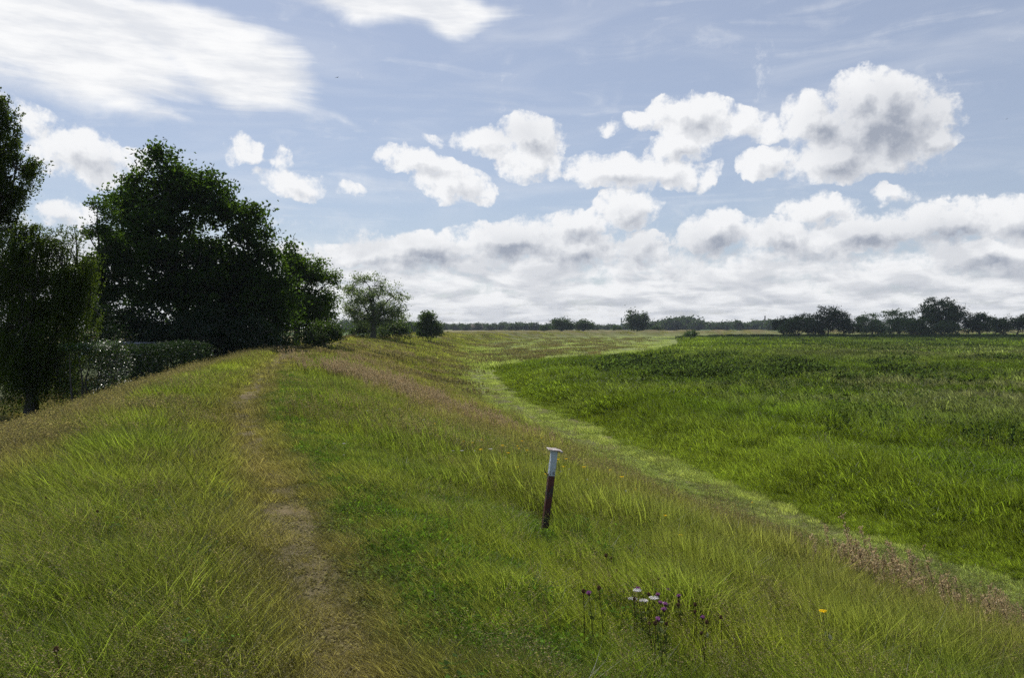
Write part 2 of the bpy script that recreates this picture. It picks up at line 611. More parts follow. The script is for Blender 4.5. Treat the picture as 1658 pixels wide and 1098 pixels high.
def regions(x, y):
    """plant cover at each spot: dict of weights, colour, height"""
    x = np.asarray(x, float); y = np.asarray(y, float)
    sd = sdist(x, y)
    r = np.hypot(x, y)
    wob = .35 * (fbm(x, y, 1.6, 71) - .5)
    pd = np.abs(sd - .05 * np.sin(y * .35) + wob * .7)
    path = np.exp(-(pd / (.30 + .004 * r)) ** 2)
    reed = inpoly(x + 1.0 * (fbm(x, y, 2.5, 3) - .5), y + 1.0 * (fbm(x, y, 2.5, 4) - .5), REEDP)
    rd = polydist(x, y, REEDP)
    widen = 1 + .35 * sstep(y, 40, 110)
    rr = sd / widen
    left = sd < 0
    n0 = fbm(x, y, .8, 43)
    stw = 3.1 + 1.0 * fbm(x, y, 3, 41) + (1 - sstep(y, 13, 25)) * 1.3 + sstep(y, 70, 150) * 7
    strip = (1 - sstep(rd + .9 * (n0 - .5), stw * .35, stw * 1.6)) * (~reed) * (sd > 4)
    outer = sstep(-sd + .8 * (fbm(x, y, 2, 19) - .5), 1.6, 3.2)      # tan tall grass down the outer slope
    n_big = fbm(x, y, 5.5, 13); n_mid = fbm(x, y, 1.7, 23); n_sm = fbm(x, y, .55, 33, 2)
    green = np.array([.108, .155, .018]); lime = np.array([.165, .212, .020]); olive = np.array([.145, .165, .026])
    tan = np.array([.20, .145, .070]); brown = np.array([.170, .150, .058]); straw = np.array([.26, .22, .10])
    pale = np.array([.235, .280, .090])
    col = np.zeros((len(x), 3))

    def lerp(c_, k):
        nonlocal col
        k = np.clip(k, 0, 1)[:, None]
        col = col * (1 - k) + np.asarray(c_) * k
    col[:] = green
    lerp(lime, sstep(n_mid, .40, .70) * .85)
    lerp(olive, sstep(n_big, .48, .75) * .6)
    lerp([.065, .110, .014], sstep(n_sm, .55, .85) * .5)
    # slope towards the meadow gets drier down to the mown strip
    dry = sstep(rr + 2.2 * (n_big - .5), 3.2, 7.5) * (rr > 0)
    lerp(olive, dry * .8)
    lerp(brown, sstep(rr + 2.0 * (n_big - .5), 1.8, 5.5) * (rr > 0) * (1 - strip) * sstep(.6 * n_mid + .4 * n_sm, .38, .64) * .6)
    lerp(olive, sstep(y, 25, 60) * (sd < 9) * .55)
    lerp(tan, sstep(y, 30, 80) * (sd < 8) * sstep(n_mid, .3, .6) * .25)
    lerp(pale, strip * .85)
    lerp(straw, strip * sstep(n_mid, .5, .8) * .2)
    lerp(pale, .95 * sstep(rr, 9.5, 12.5) * sstep(y, 60, 110) * (~reed) * (.7 + .3 * n_big))
    lerp(tan, outer * (.55 + .4 * n_mid))
    near_path = np.exp(-(pd / (.75 + .018 * r)) ** 2)
    wide_path = np.exp(-(pd / (.40 + .009 * r)) ** 2)
    lerp([.150, .135, .040], near_path * .75)
    lerp([.215, .175, .078], wide_path * .72 * (.55 + .6 * n_sm))
    h = .34 * (0.75 + .5 * n_big) * (.55 + .90 * n_sm)
    h = h * (1 + .15 * sstep(rr, 1.5, 3.5) * (sd > 0))
    h = np.where(left, h * (1.0 + .10 * sstep(-sd, .8, 2.5)), h)
    h = h * (1 - .45 * near_path) * (1 - .60 * wide_path)
    # close bare turf with clover right of the track
    clov = sstep(n_big + .25 * np.exp(-((sd - 1.1) / .7) ** 2), .54, .74) * sstep(sd, .1, .7) * (1 - sstep(sd + 1.5 * (n_mid - .5), 1.6, 3.4))
    h = h * (1 - .5 * clov)
    h = h * (1 - .78 * strip)
    h = np.where(rr > 12.8, np.where(reed, h, .10 + .1 * n_mid), h)
    # the far and middle slope turns straw and sorrel coloured
    lerp([.20, .165, .085], .7 * sstep(y, 17, 26) * (1 - sstep(y, 70, 110)) * np.exp(-((sd - 5.2) / 2.6) ** 2) * sstep(n_sm * .5 + n_mid * .5, .35, .6) * .55)
    col = col * (.62 + .42 * n_sm + .40 * n_mid)[:, None]
    # reed bed colours
    rg = np.array([.078, .116, .013]); rdk = np.array([.044, .064, .015]); rl = np.array([.128, .168, .018]); rgy = np.array([.135, .135, .080])
    rc = np.zeros_like(col); rc[:] = rg
    k = sstep(fbm(x, y, 9, 91), .42, .66)[:, None]
    rc = rc * (1 - k * .6) + rl * k * .6
    k = (1 - sstep(rd, .5, 5))[:, None]
    rc = rc * (1 - k * .7) + rl * k * .7  # paler bed edge: glow of light through the reeds put into the colour
    k = (sstep(rd, 8, 28) * (.35 + .65 * sstep(fbm(x, y, 22, 95), .30, .6)))[:, None]
    rc = rc * (1 - k * .7) + rdk * k * .7
    gy = np.exp(-(((x - 34) / 22) ** 2 + ((y - 46) / 14) ** 2)) + .6 * np.exp(-(((x - 70) / 40) ** 2 + ((y - 120) / 40) ** 2))
    k = (np.clip(gy * 1.2, 0, 1) * sstep(fbm(x, y, 4, 97), .35, .6))[:, None]
    rc = rc * (1 - k * .8) + rgy * k * .8
    rh = 1.12 * (.72 + .5 * fbm(x, y, 7, 93)) * (.16 + .84 * sstep(rd + .8 * (fbm(x, y, 1.3, 111) - .5), 0, 3.6)) * (.8 + .4 * fbm(x, y, 1.6, 112))
    rc = rc * (.30 + .65 * fbm(x, y, 2.4, 121) + .80 * fbm(x * .6, y, 10, 123))[:, None]
    col = np.where(reed[:, None], rc, col)
    h = np.where(reed, rh, h)
    # outside the dike: lawn and fields
    h = h * (1 - .72 * np.exp(-((x - .33) ** 2 / .10 + (y - 7.8) ** 2 / .30)))
    out_ = (sd < -10)
    col = np.where(out_[:, None], np.array([.07, .12, .03]), col)
    h = np.where(out_, .12, h)
    return dict(sd=sd, rr=rr, reed=reed, rd=rd, path=path, strip=strip, outer=outer, clov=clov, dry=dry, col=col, h=h, r=r, gy=gy, near_path=near_path)


# ------------------------------------------------------------------ ground sheet
def build_ground():
    rings = np.concatenate([[0.0], np.geomspace(.6, 60, 150), np.geomspace(60, 2000, 100)[1:]])
    nA = 560
    # finer angular steps ahead of the camera
    u = np.linspace(-1, 1, nA, endpoint=False)
    ang = math.pi * (.45 * u + .55 * u ** 3)
    R, A = np.meshgrid(rings[1:], ang, indexing='ij')
    X = (R * np.sin(A)).ravel(); Y = (R * np.cos(A)).ravel()
    X = np.concatenate([[0.0], X]); Y = np.concatenate([[0.0], Y])
    Z = terr(X, Y)
    nR = len(rings) - 1
    i = np.arange(nR - 1)[:, None] * nA; j = np.arange(nA)[None, :]; jn = (j + 1) % nA
    q = np.stack([i + j, i + nA + j, i + nA + jn, i + jn], -1).reshape(-1, 4) + 1
    q = q[:, ::-1]
    tri = np.stack([np.zeros(nA, int), 1 + np.arange(nA), 1 + (np.arange(nA) + 1) % nA], -1)[:, ::-1]
    rg = regions(X, Y)
    c = rg['col'] * .75
    soil = np.array([.085, .062, .035])
    k = (np.clip(.55 - .5 * sstep(rg['r'], 25, 120), 0, 1))[:, None]
    c = c * (1 - k) + soil * k
    bare = (rg['path'] * sstep(fbm(X, Y, .6, 51), .45, .7) * .45)[:, None]
    c = c * (1 - bare) + np.array([.13, .092, .052]) * bare
    # far fields beyond the dike
    far = (rg['sd'] < -30)
    strip_f = vnoise(X * .3, Y, 130, 201)
    fc = np.where(strip_f[:, None] > .55, np.array([.19, .17, .07]), np.array([.075, .12, .03]))
    c = np.where(far[:, None], fc, c)
    me = mesh_np('ground', np.stack([X, Y, Z], -1), [q, tri], smooth=True, colors={'gcol': c})
    o = obj('ground', me, M['ground'])
    tag(o, kind='structure')
    # make sure normals look up
    if me.polygons[1000].normal.z < 0:
        me.flip_normals()
    return o


build_ground()


def build_path():
    pts = CL[(CL[:, 1] > -6) & (CL[:, 1] < 70) & (CL[:, 0] < 5)]
    s = np.concatenate([[0], np.cumsum(np.linalg.norm(np.diff(pts, axis=0), axis=1))])
    ss = np.arange(0, s[-1], .12)
    px = np.interp(ss, s, pts[:, 0]); py = np.interp(ss, s, pts[:, 1])
    t = np.gradient(np.stack([px, py], -1), axis=0); t /= np.linalg.norm(t, axis=1, keepdims=True)
    n = np.stack([t[:, 1], -t[:, 0]], -1)
    V, cols = [], []
    K = 7
    for k, u in enumerate(np.linspace(-1, 1, K)):
        wl = .20 + .14 * fbm(ss, ss * 0 + (0 if u < 0 else 50), 1.2, 61)
        X = px + n[:, 0] * u * wl; Y = py + n[:, 1] * u * wl
        # the edge dips under the soil so that the tread has no hard border
        V.append(np.stack([X, Y, terr(X, Y) + .006 - (.02 if abs(u) > .9 else 0)], -1))
    V = np.stack(V, 1)
    L = len(ss)
    i = np.arange(L - 1)[:, None] * K; j = np.arange(K - 1)[None, :]
    q = np.stack([i + j, i + j + 1, i + K + j + 1, i + K + j], -1).reshape(-1, 4)
    Vf = V.reshape(-1, 3)
    nn = fbm(Vf[:, 0], Vf[:, 1], .5, 81)[:, None]
    c = np.array([.165, .135, .068]) * (.6 + .8 * nn)
    me = mesh_np('path', Vf, [q], smooth=True, colors={'gcol': c})
    o = obj('path', me, M['ground'])
    tag(o, kind='structure')


build_path()


# ------------------------------------------------------------------ plant tufts used by the grass cover
def blades(n, base, H, W, az, lean, curl, nseg=3):
    """ribbon blades; base (n,2); returns V, F, t, rnd"""
    k = np.arange(nseg + 1) / nseg
    ax, ay = np.cos(az), np.sin(az)                # bend direction
    sx, sy = -np.sin(az + RNG.normal(0, .6, n)), np.cos(az)  # width direction
    off = lean[:, None] * k[None] + curl[:, None] * k[None] ** 2.2
    zz = H[:, None] * (k[None] - .28 * (off / (H[:, None] + 1e-6)) ** 2 * k[None])
    zz = np.maximum(zz, .1 * H[:, None] * k[None])
    cx = base[:, 0:1] + ax[:, None] * off; cy = base[:, 1:2] + ay[:, None] * off
    wd = W[:, None] * (1 - k[None] ** 1.8 * .97) * .5
    nb = RNG.uniform(0, 2 * math.pi, n)
    wx, wy = np.cos(nb), np.sin(nb)
    L = np.stack([cx - wx[:, None] * wd, cy - wy[:, None] * wd, zz], -1)
    Rr = np.stack([cx + wx[:, None] * wd, cy + wy[:, None] * wd, zz], -1)
    V = np.stack([L, Rr], 2).reshape(n, (nseg + 1) * 2, 3)
    m_ = (nseg + 1) * 2
    f = []
    for s in range(nseg):
        f.append(np.array([2 * s, 2 * s + 1, 2 * s + 3, 2 * s + 2]))
    Fq = (np.arange(n)[:, None, None] * m_ + np.array(f)[None]).reshape(-1, 4)
    t = np.repeat(k, 2)[None].repeat(n, 0).ravel()
    rn = np.repeat(RNG.uniform(0, 1, n), m_)
    return V.reshape(-1, 3), Fq, t, rn


def merge(parts):
    Vs, Fs, T, Rn, off = [], [], [], [], 0
    for V, Fq, t, r in parts:
        Vs.append(V); Fs.append(Fq + off); T.append(t); Rn.append(r); off += len(V)
    return np.concatenate(Vs), np.concatenate(Fs), np.concatenate(T), np.concatenate(Rn)


def disc(n, R):
    a = RNG.uniform(0, 2 * math.pi, n); r = R * np.sqrt(RNG.uniform(0, 1, n))
    return np.stack([r * np.cos(a), r * np.sin(a)], -1)


WIND = math.pi          # wind blows towards -x


def tuft(n, R, H, W, leanf=.25, curlf=.35, wind=.6, nseg=3, ref=.36):
    """H=1 tall tuft, scaled per instance"""
    b = disc(n, R)
    h = H * RNG.uniform(.45, 1.0, n) ** .8
    az = np.where(RNG.uniform(size=n) < wind, WIND + RNG.normal(0, .5, n), RNG.uniform(0, 2 * math.pi, n))
    return blades(n, b, h, W * RNG.uniform(.6, 1.3, n), az, ref * leanf * h * RNG.uniform(.2, 1.4, n), ref * curlf * h * RNG.uniform(.1, 1.5, n), nseg)


def cards(P_, size, up=0.3, asp=1.0):
    """one small quad per point, random facing; returns V,F"""
    n = len(P_)
    nr = RNG.normal(0, 1, (n, 3)); nr[:, 2] += up * 2
    nr /= np.linalg.norm(nr, axis=1, keepdims=True)
    a = RNG.normal(0, 1, (n, 3)); u = np.cross(nr, a); u /= np.linalg.norm(u, axis=1, keepdims=True)
    v = np.cross(nr, u)
    s = (np.asarray(size) * np.ones(n))[:, None] * .5
    # a leaf outline: pointed diamond-ish quad
    Vq = np.stack([P_ - u * s * asp, P_ - v * s * .62, P_ + u * s * asp, P_ + v * s * .62], 1)
    Fq = np.arange(n * 4).reshape(n, 4)
    return Vq.reshape(-1, 3), Fq


def seedstems(n, R, H, head=.14, cards_per=14, csz=.012, W=.003, wind=.85):
    """bare stems with a feathery panicle"""
    b = disc(n, R)
    h = H * RNG.uniform(.7, 1.0, n)
    az = np.where(RNG.uniform(size=n) < wind, WIND + RNG.normal(0, .35, n), RNG.uniform(0, 6.28, n))
    lean = .5 * .35 * h * RNG.uniform(.3, 1.2, n); curl = .5 * .25 * h * RNG.uniform(.3, 1.2, n)
    st = blades(n, b, h, np.full(n, W), az, lean, curl, 4)
    st = (st[0], st[1], st[2], np.full(len(st[3]), .012))
    ks = RNG.uniform(1 - head / H * 1.6, 1.0, (n, cards_per))
    off = lean[:, None] * ks + curl[:, None] * ks ** 2.2
    zz = h[:, None] * (ks - .28 * (off / h[:, None]) ** 2 * ks)
    P_ = np.stack([b[:, 0:1] + np.cos(az)[:, None] * off, b[:, 1:2] + np.sin(az)[:, None] * off, zz], -1).reshape(-1, 3)
    P_ += RNG.normal(0, head * .07, P_.shape)
    V, Fq = cards(P_, csz * RNG.uniform(.7, 1.4, len(P_)), 0, 1.3)
    return st, (V, Fq, np.ones(len(V)), np.repeat(RNG.uniform(0, 1, len(P_)), 4))


proto_cols = {}


def proto(coll, name, part, mat):
    V, Fq, t, r = part
    me = mesh_np(name, V, [Fq], {'t': t, 'rnd': r})
    me.materials.append(mat)
    o = bpy.data.objects.new(name, me)
    c_ = proto_cols.get(coll)
    if c_ is None:
        c_ = proto_cols[coll] = bpy.data.collections.new(coll)
    c_.objects.link(o)


def scatter(name, coll, X, Y, scl, col, idx=None, rz=None, sink=0.02, label=None, cat=None, mat=None, tiltf=.8):
    n = len(X)
    if n == 0: return
    Z = terr(X, Y)
    e = .35
    gx = (terr(X + e, Y) - Z) / e; gy = (terr(X, Y + e) - Z) / e
    rx = np.arctan(gy) * tiltf; ry = -np.arctan(gx) * tiltf
    if rz is None: rz = RNG.normal(0, .45, n)
    ncol = len(proto_cols[coll].objects)
    if idx is None: idx = RNG.integers(0, ncol, n)
    me = bpy.data.meshes.new(name)
    me.vertices.add(n)
    me.vertices.foreach_set('co', np.stack([X, Y, Z - sink], -1).astype(np.float32).ravel())
    scl = np.asarray(scl, np.float32)
    if scl.ndim == 1: scl = np.stack([scl, scl, scl], -1)
    # rotation: spin about z first, then lay on the slope
    from mathutils import Euler
    a = me.attributes.new('irot', 'FLOAT_VECTOR', 'POINT')
    rot = np.stack([rx * np.cos(rz) + ry * np.sin(rz), -rx * np.sin(rz) + ry * np.cos(rz), rz], -1)
    # (small slopes: tilt expressed in the spun frame)
    cz, sz = np.cos(rz), np.sin(rz)
    lx = rx * cz + ry * sz; ly = -rx * sz + ry * cz
    out_r = np.empty((n, 3), np.float32)
    for i in range(0, n):
        out_r[i] = (lx[i], ly[i], rz[i])
    a.data.foreach_set('vector', out_r.ravel())
    a = me.attributes.new('iscl', 'FLOAT_VECTOR', 'POINT'); a.data.foreach_set('vector', scl.ravel())
    a = me.attributes.new('icol', 'FLOAT_VECTOR', 'POINT'); a.data.foreach_set('vector', np.asarray(col, np.float32).ravel())
    a = me.attributes.new('iidx', 'INT', 'POINT'); a.data.foreach_set('value', np.asarray(idx, np.int32))
    o = bpy.data.objects.new(name, me); C.objects.link(o)
    ng = bpy.data.node_groups.new('scatter_' + name, 'GeometryNodeTree')
    ng.interface.new_socket('Geometry', in_out='INPUT', socket_type='NodeSocketGeometry')
    ng.interface.new_socket('Geometry', in_out='OUTPUT', socket_type='NodeSocketGeometry')
    N = ng.nodes.new; L = ng.links.new
    gi_ = N('NodeGroupInput'); go_ = N('NodeGroupOutput')
    iop = N('GeometryNodeInstanceOnPoints')
    ci = N('GeometryNodeCollectionInfo'); ci.inputs[0].default_value = proto_cols[coll]
    ci.inputs['Separate Children'].default_value = True
    ci.inputs['Reset Children'].default_value = True

    def na(nm, ty):
        x = N('GeometryNodeInputNamedAttribute'); x.data_type = ty; x.inputs[0].default_value = nm
        return x.outputs[0]
    L(gi_.outputs[0], iop.inputs['Points']); L(ci.outputs[0], iop.inputs['Instance'])
    iop.inputs['Pick Instance'].default_value = True
    L(na('iidx', 'INT'), iop.inputs['Instance Index'])
    L(na('irot', 'FLOAT_VECTOR'), iop.inputs['Rotation'])
    L(na('iscl', 'FLOAT_VECTOR'), iop.inputs['Scale'])
    L(iop.outputs[0], go_.inputs[0])
    md = o.modifiers.new('scatter', 'NODES'); md.node_group = ng
    tag(o, label, cat, kind='stuff')
    return o


def polar(n, r0, r1, p=2.0, half=math.radians(43)):
    """random spots between r0 and r1 with number density falling as r^-p"""
    u = RNG.uniform(0, 1, n)
    e = 2 - p
    if abs(e) < 1e-6: r = r0 * (r1 / r0) ** u
    else: r = (r0 ** e + u * (r1 ** e - r0 ** e)) ** (1 / e)
    a = RNG.uniform(-half, half, n)
    return r * np.sin(a), r * np.cos(a)

hit_post = hit(880, 868)

# ------------------------------------------------------------------ grass cover
for i in range(6):
    proto('tuft_near', 'grass_tuft', tuft(44, .13, 1.0, .0048, .30, .55), M['blade'])
for i in range(5):
    proto('tuft_mid', 'grass_patch', tuft(115, .34, 1.0, .011, .28, .40), M['blade'])
for i in range(5):
    proto('tuft_far', 'grass_swath', tuft(150, .60, 1.0, .022, .25, .35, nseg=2), M['blade'])
for i in range(4):
    proto('tuft_vfar', 'grass_field', tuft(260, 2.6, 1.0, .075, .25, .3, nseg=2), M['blade'])
# low creeping turf and clover
for i in range(5):
    b = tuft(80, .14, 1.0, .0038, .6, .9, .3, ref=.07)
    p_ = disc(46, .13); zc = RNG.uniform(.25, .8, 46)
    V, Fq = cards(np.concatenate([p_, zc[:, None]], 1), .30, 1.2)
    # clover leaflets are wide in plan and flattened by the height scale
    V[:, :2] = V[:, :2] * 1.0
    Vc = V.copy().reshape(-1, 4, 3); cen = Vc.mean(1, keepdims=True)
    Vc[:, :, :2] = cen[:, :, :2] + (Vc[:, :, :2] - cen[:, :, :2]) * .085
    V = Vc.reshape(-1, 3)
    proto('turf', 'turf_tuft', merge([b, (V, Fq, np.full(len(V), .3), np.repeat(RNG.uniform(0, 1, 46), 4))]), M['turf'])


def jitter(col, s=.18):
    k = 1 + RNG.normal(0, s, (len(col), 1))
    return np.clip(col * np.clip(k, .5, 1.6), 0.005, 1)


def cover(name, coll, n, r0, r1, label, p=2.0, keep=None, hk=1.0, wide=1.0, cat='grass'):
    X, Y = polar(n, r0, r1, p)
    rg = regions(X, Y)
    kp = ((~rg['reed']) | (rg['rd'] < 4.0)) & (rg['sd'] > -14)
    if keep is not None: kp &= keep(rg, X, Y)
    kp &= ~((np.abs(X - hit_post[0]) < .16 + .06 * r0 / 8) & (Y > hit_post[1] - .85) & (Y < hit_post[1] + .1))
    kp &= RNG.uniform(size=n) > .12 * rg['path']
    X, Y = X[kp], Y[kp]
    h = rg['h'][kp] * RNG.uniform(.75, 1.25, kp.sum()) * hk
    col = jitter(rg['col'][kp])
    s = RNG.uniform(.85, 1.2, kp.sum()) * wide * (np.clip(h / .34, .12, 1.2) ** .75 if r0 < 20 else np.clip(h / .34, .5, 1.1) ** .5)
    scatter(name, coll, X, Y, np.stack([s, s, h], -1), col, label=label, cat=cat)


cover('meadow_grass', 'tuft_near', 20000, 2.3, 11, 'long green meadow grass close to the viewer on the dike top', 1.2)
cover('meadow_grass', 'tuft_mid', 14000, 8, 28, 'long green and olive meadow grass along both sides of the worn trail', 1.6)
cover('meadow_grass', 'tuft_far', 16000, 24, 110, 'grass covering the dike further along the trail', 1.8, hk=.95)
cover('meadow_grass', 'tuft_vfar', 9000, 85, 480, 'grass on the distant bend of the dike and pale mown meadow inside it', 1.7, hk=.9,
      keep=lambda rg, X, Y: rg['sd'] > -13)
# close turf and clover
X, Y = polar(34000, 2.3, 30, 1.3)
rg = regions(X, Y)
wt = np.clip(rg['clov'] + .95 * rg['near_path'] + .9 * rg['strip'] + .15, 0, 1)  * (~rg['reed']) * (rg['sd'] > -5)
kp = RNG.uniform(size=len(X)) < wt
X, Y = X[kp], Y[kp]
cl = rg['clov'][kp][:, None]
col = jitter(rg['col'][kp] * (1 - cl) + np.array([.085, .155, .016]) * cl, .25)
h = (.04 + .08 * rg['clov'][kp] + .05 * rg['strip'][kp]) * RNG.uniform(.6, 1.3, len(X))
s = RNG.uniform(.8, 1.3, len(X))
scatter('low_turf', 'turf', X, Y, np.stack([s, s, h], -1), col, rz=RNG.uniform(0, 6.28, len(X)), label='short turf and clover leaves beside the worn trail', cat='clover')

# flowering grass stems
for i in range(5):
    st, hd = seedstems(8, .16, 1.0, .22, 34, .0075, .0026)
    proto('seed_near', 'seed_grass', merge([st, hd]), M['seed'])
for i in range(4):
    st, hd = seedstems(30, .5, 1.0, .22, 12, .020, .007)
    proto('seed_mid', 'seed_grass_patch', merge([st, hd]), M['seed'])
for i in range(3):
    st, hd = seedstems(60, 1.6, 1.0, .24, 6, .10, .03)
    proto('seed_far', 'seed_grass_swath', merge([st, hd]), M['seed'])
for coll, n, r0, r1, p in (('seed_near', 9000, 2.6, 16, 1.2), ('seed_mid', 9000, 12, 60, 1.6), ('seed_far', 5000, 50, 330, 1.7)):
    X, Y = polar(n, r0, r1, p)
    rg = regions(X, Y)
    nb = fbm(X, Y, 4, 301)
    wt = np.clip(.30 + .9 * rg['outer'] * (rg['sd'] > -12) + .45 * rg['dry'] + .25 * sstep(nb, .5, .7) + .2 * sstep(Y, 25, 60), 0, 1)
    wt = wt * (~rg['reed']) * (1 - rg['near_path'] * .85) * (1 - rg['strip'] * .97) * (rg['sd'] > -13) * (1 - .8 * rg['clov'])
    kp = RNG.uniform(size=n) < wt
    X, Y = X[kp], Y[kp]
    base_h = np.where(rg['outer'][kp] > .4, .62, .50) * RNG.uniform(.7, 1.2, kp.sum())
    t_ = RNG.uniform(size=(len(X), 1))
    col = np.array([.24, .185, .11]) * (1 - t_) + np.array([.16, .15, .06]) * t_
    s = RNG.uniform(.8, 1.2, len(X))
    scatter('seeding_grass', coll, X, Y, np.stack([s, s, base_h], -1), jitter(col), label='tan flowering grass stems swaying on the dike slopes', cat='grass')

# loose sorrel coloured haze of seeding stems between the single sorrel plants
X, Y = polar(9000, 16, 75, 1.5)
rg = regions(X, Y)
wt = np.exp(-((rg['sd'] - 5.0 - .03 * Y) / 2.2) ** 2) * sstep(Y, 18, 24) * sstep(fbm(X, Y, 2.2, 611), .40, .62) * (~rg['reed'])
kp = RNG.uniform(size=len(X)) < wt * .55
X, Y = X[kp], Y[kp]
s = RNG.uniform(.5, .9, len(X))
scatter('sorrel_haze', 'seed_mid', X, Y, np.stack([s, s, RNG.uniform(.5, .8, len(X))], -1), jitter(np.tile(np.array([.26, .195, .11]), (len(X), 1)), .2),
        label='pinkish tan seeding stems thickening the sorrel band on the slope', cat='grass')

# dark green tussocks and broad leaved herbs breaking up the sward
for i in range(4):
    b = disc(44, .11); P_ = np.concatenate([b, RNG.uniform(.15, .9, 44)[:, None]], 1)
    V, Fq = cards(P_, .034, .9, 1.35)
    tf = tuft(20, .12, 1.0, .005, .3, .4, .5, ref=.15)
    proto('herb', 'herb_clump', merge([tf, (V, Fq, np.full(len(V), .3), np.repeat(RNG.uniform(0, 1, 44), 4))]), M['blade'])
X, Y = polar(5200, 2.3, 26, 1.35)
rg = regions(X, Y)
wt = sstep(fbm(X, Y, 1.1, 501), .42, .66) * (~rg['reed']) * (rg['sd'] > -7) * (1 - rg['near_path'] * 1.0) * (rg['h'] > .2)
kp = RNG.uniform(size=len(X)) < wt
X, Y = X[kp], Y[kp]
h = np.minimum(.30, rg['h'][kp] * RNG.uniform(.6, 1.15, len(X)))
s = RNG.uniform(.7, 1.4, len(X))
scatter('meadow_herbs', 'herb', X, Y, np.stack([s, s, h], -1), jitter(np.tile(np.array([.062, .135, .014]), (len(X), 1)), .25), rz=RNG.uniform(0, 6.28, len(X)),
        label='broad leaved herbs mixed through the meadow grass', cat='herbs')

# ------------------------------------------------------------------ reed and sedge bed on the meadow side
def reedpatch(n, R, W, nleaf=4, nseg=3):
    b = disc(n, R); h = RNG.uniform(.65, 1.0, n)
    parts = [blades(n, b, h, np.full(n, W), WIND + RNG.normal(0, .6, n), .12 * h, .16 * h * RNG.uniform(.3, 1.5, n), nseg)]
    for k in range(nleaf):
        zf = RNG.uniform(.15, .8, n)
        az = np.where(RNG.uniform(size=n) < .65, WIND + RNG.normal(0, .8, n), RNG.uniform(0, 6.28, n))
        ln = RNG.uniform(.25, .5, n)
        p = blades(n, b - 0 * b, ln * RNG.uniform(.6, 1.1, n), W * 1.7 * RNG.uniform(.7, 1.3, n), az, ln * .35, ln * .5, nseg)
        V = p[0].reshape(n, -1, 3)
        V[:, :, 2] += (zf * h)[:, None]
        V[:, :, 0] -= (.18 * h * zf + .2 * h * zf ** 2.2)[:, None]
        parts.append((V.reshape(-1, 3), p[1], np.clip(p[2] * .5 + .3, 0, 1), p[3]))
    return merge(parts)


for i in range(5): proto('reed_mid', 'reed_clump', reedpatch(44, .42, .010), M['reed'])
for i in range(4): proto('reed_far', 'reed_stand', reedpatch(70, 1.1, .028, 3, 2), M['reed'])
for i in range(4): proto('reed_vfar', 'reed_field', reedpatch(110, 3.6, .085, 3, 2), M['reed'])


def weedpatch(n, R, lf, H=1.0):
    """upright leafy weeds such as nettles"""
    b = disc(n, R); h = H * RNG.uniform(.6, 1.0, n)
    parts = [blades(n, b, h, np.full(n, lf * .15), RNG.uniform(0, 6.28, n), .06 * h, .08 * h, 2)]
    k = 16
    zf = RNG.uniform(.3, 1.0, (n, k)); a = RNG.uniform(0, 6.28, (n, k)); rr = lf * .75 * (1.25 - zf)
    P_ = np.stack([b[:, 0:1] + rr * np.cos(a), b[:, 1:2] + rr * np.sin(a), zf * h[:, None]], -1).reshape(-1, 3)
    V, Fq = cards(P_, lf * RNG.uniform(.6, 1.2, len(P_)), .8, 1.1)
    parts.append((V, Fq, np.full(len(V), .4), np.repeat(RNG.uniform(0, 1, len(P_)), 4)))
    return merge(parts)


for i in range(3): proto('weed_mid', 'weed_clump', weedpatch(18, .5, .09), M['reed'])
for i in range(3): proto('weed_far', 'weed_stand', weedpatch(40, 1.6, .20), M['reed'])

for coll, n, r0, r1, p, wd in (('reed_mid', 14000, 9, 48, 1.3, 1), ('reed_far', 16000, 40, 160, 1.7, 1), ('reed_vfar', 11000, 130, 480, 1.7, 1)):
    X, Y = polar(n, r0, r1, p)
    rg = regions(X, Y)
    kp = rg['reed']
    X, Y = X[kp], Y[kp]
    h = rg['h'][kp] * RNG.uniform(.8, 1.2, len(X))
    s = RNG.uniform(.85, 1.2, len(X)) * np.clip(h / .8, .3, 1.0)
    scatter('reed_bed', coll, X, Y, np.stack([s, s, h], -1), jitter(rg['col'][kp], .2), label='lush green reeds and sedge filling the low meadow right of the dike', cat='reeds')
for coll, n, r0, r1, p in (('weed_mid', 9000, 24, 80, 1.5), ('weed_far', 9000, 60, 420, 1.6)):
    X, Y = polar(n, r0, r1, p)
    rg = regions(X, Y)
    nb = fbm(X, Y, 13, 401); d1 = np.exp(-(((X - 14) / 16) ** 2 + ((Y - 74) / 22) ** 2))
    belt = sstep(Y, 235, 270)
    wt = rg['reed'] * np.clip(sstep(rg['rd'], 5, 16) * (sstep(nb, .50, .72) * .45 + d1 * 1.3 * sstep(fbm(X, Y, 5, 411), .3, .6)) + belt * .6, 0, 1)
    kp = RNG.uniform(size=n) < wt
    X, Y = X[kp], Y[kp]
    h = RNG.uniform(1.15, 1.6, len(X))
    s = RNG.uniform(.85, 1.3, len(X))
    col = jitter(np.tile(np.array([.042, .064, .018]), (len(X), 1)), .25)
    scatter('tall_weeds', coll, X, Y, np.stack([s, s, h], -1), col, label='dark leafy weeds standing above the reeds', cat='weeds')
# silvery flowering grass over the reeds
X, Y = polar(5000, 22, 200, 1.6)
rg = regions(X, Y)
kp = (RNG.uniform(size=len(X)) < np.clip(rg['gy'] * 1.1 * sstep(fbm(X, Y, 4, 97), .3, .6) + .14, 0, 1)) & rg['reed'] & (rg['rd'] > 4)
X, Y = X[kp], Y[kp]
s = RNG.uniform(.8, 1.2, len(X))
scatter('reed_flower_heads', 'seed_mid', X, Y, np.stack([s, s, RNG.uniform(1.0, 1.35, len(X))], -1),
        jitter(np.tile(np.array([.22, .205, .13]), (len(X), 1))), label='silvery flowering grass heads above the reeds on the right', cat='grass')

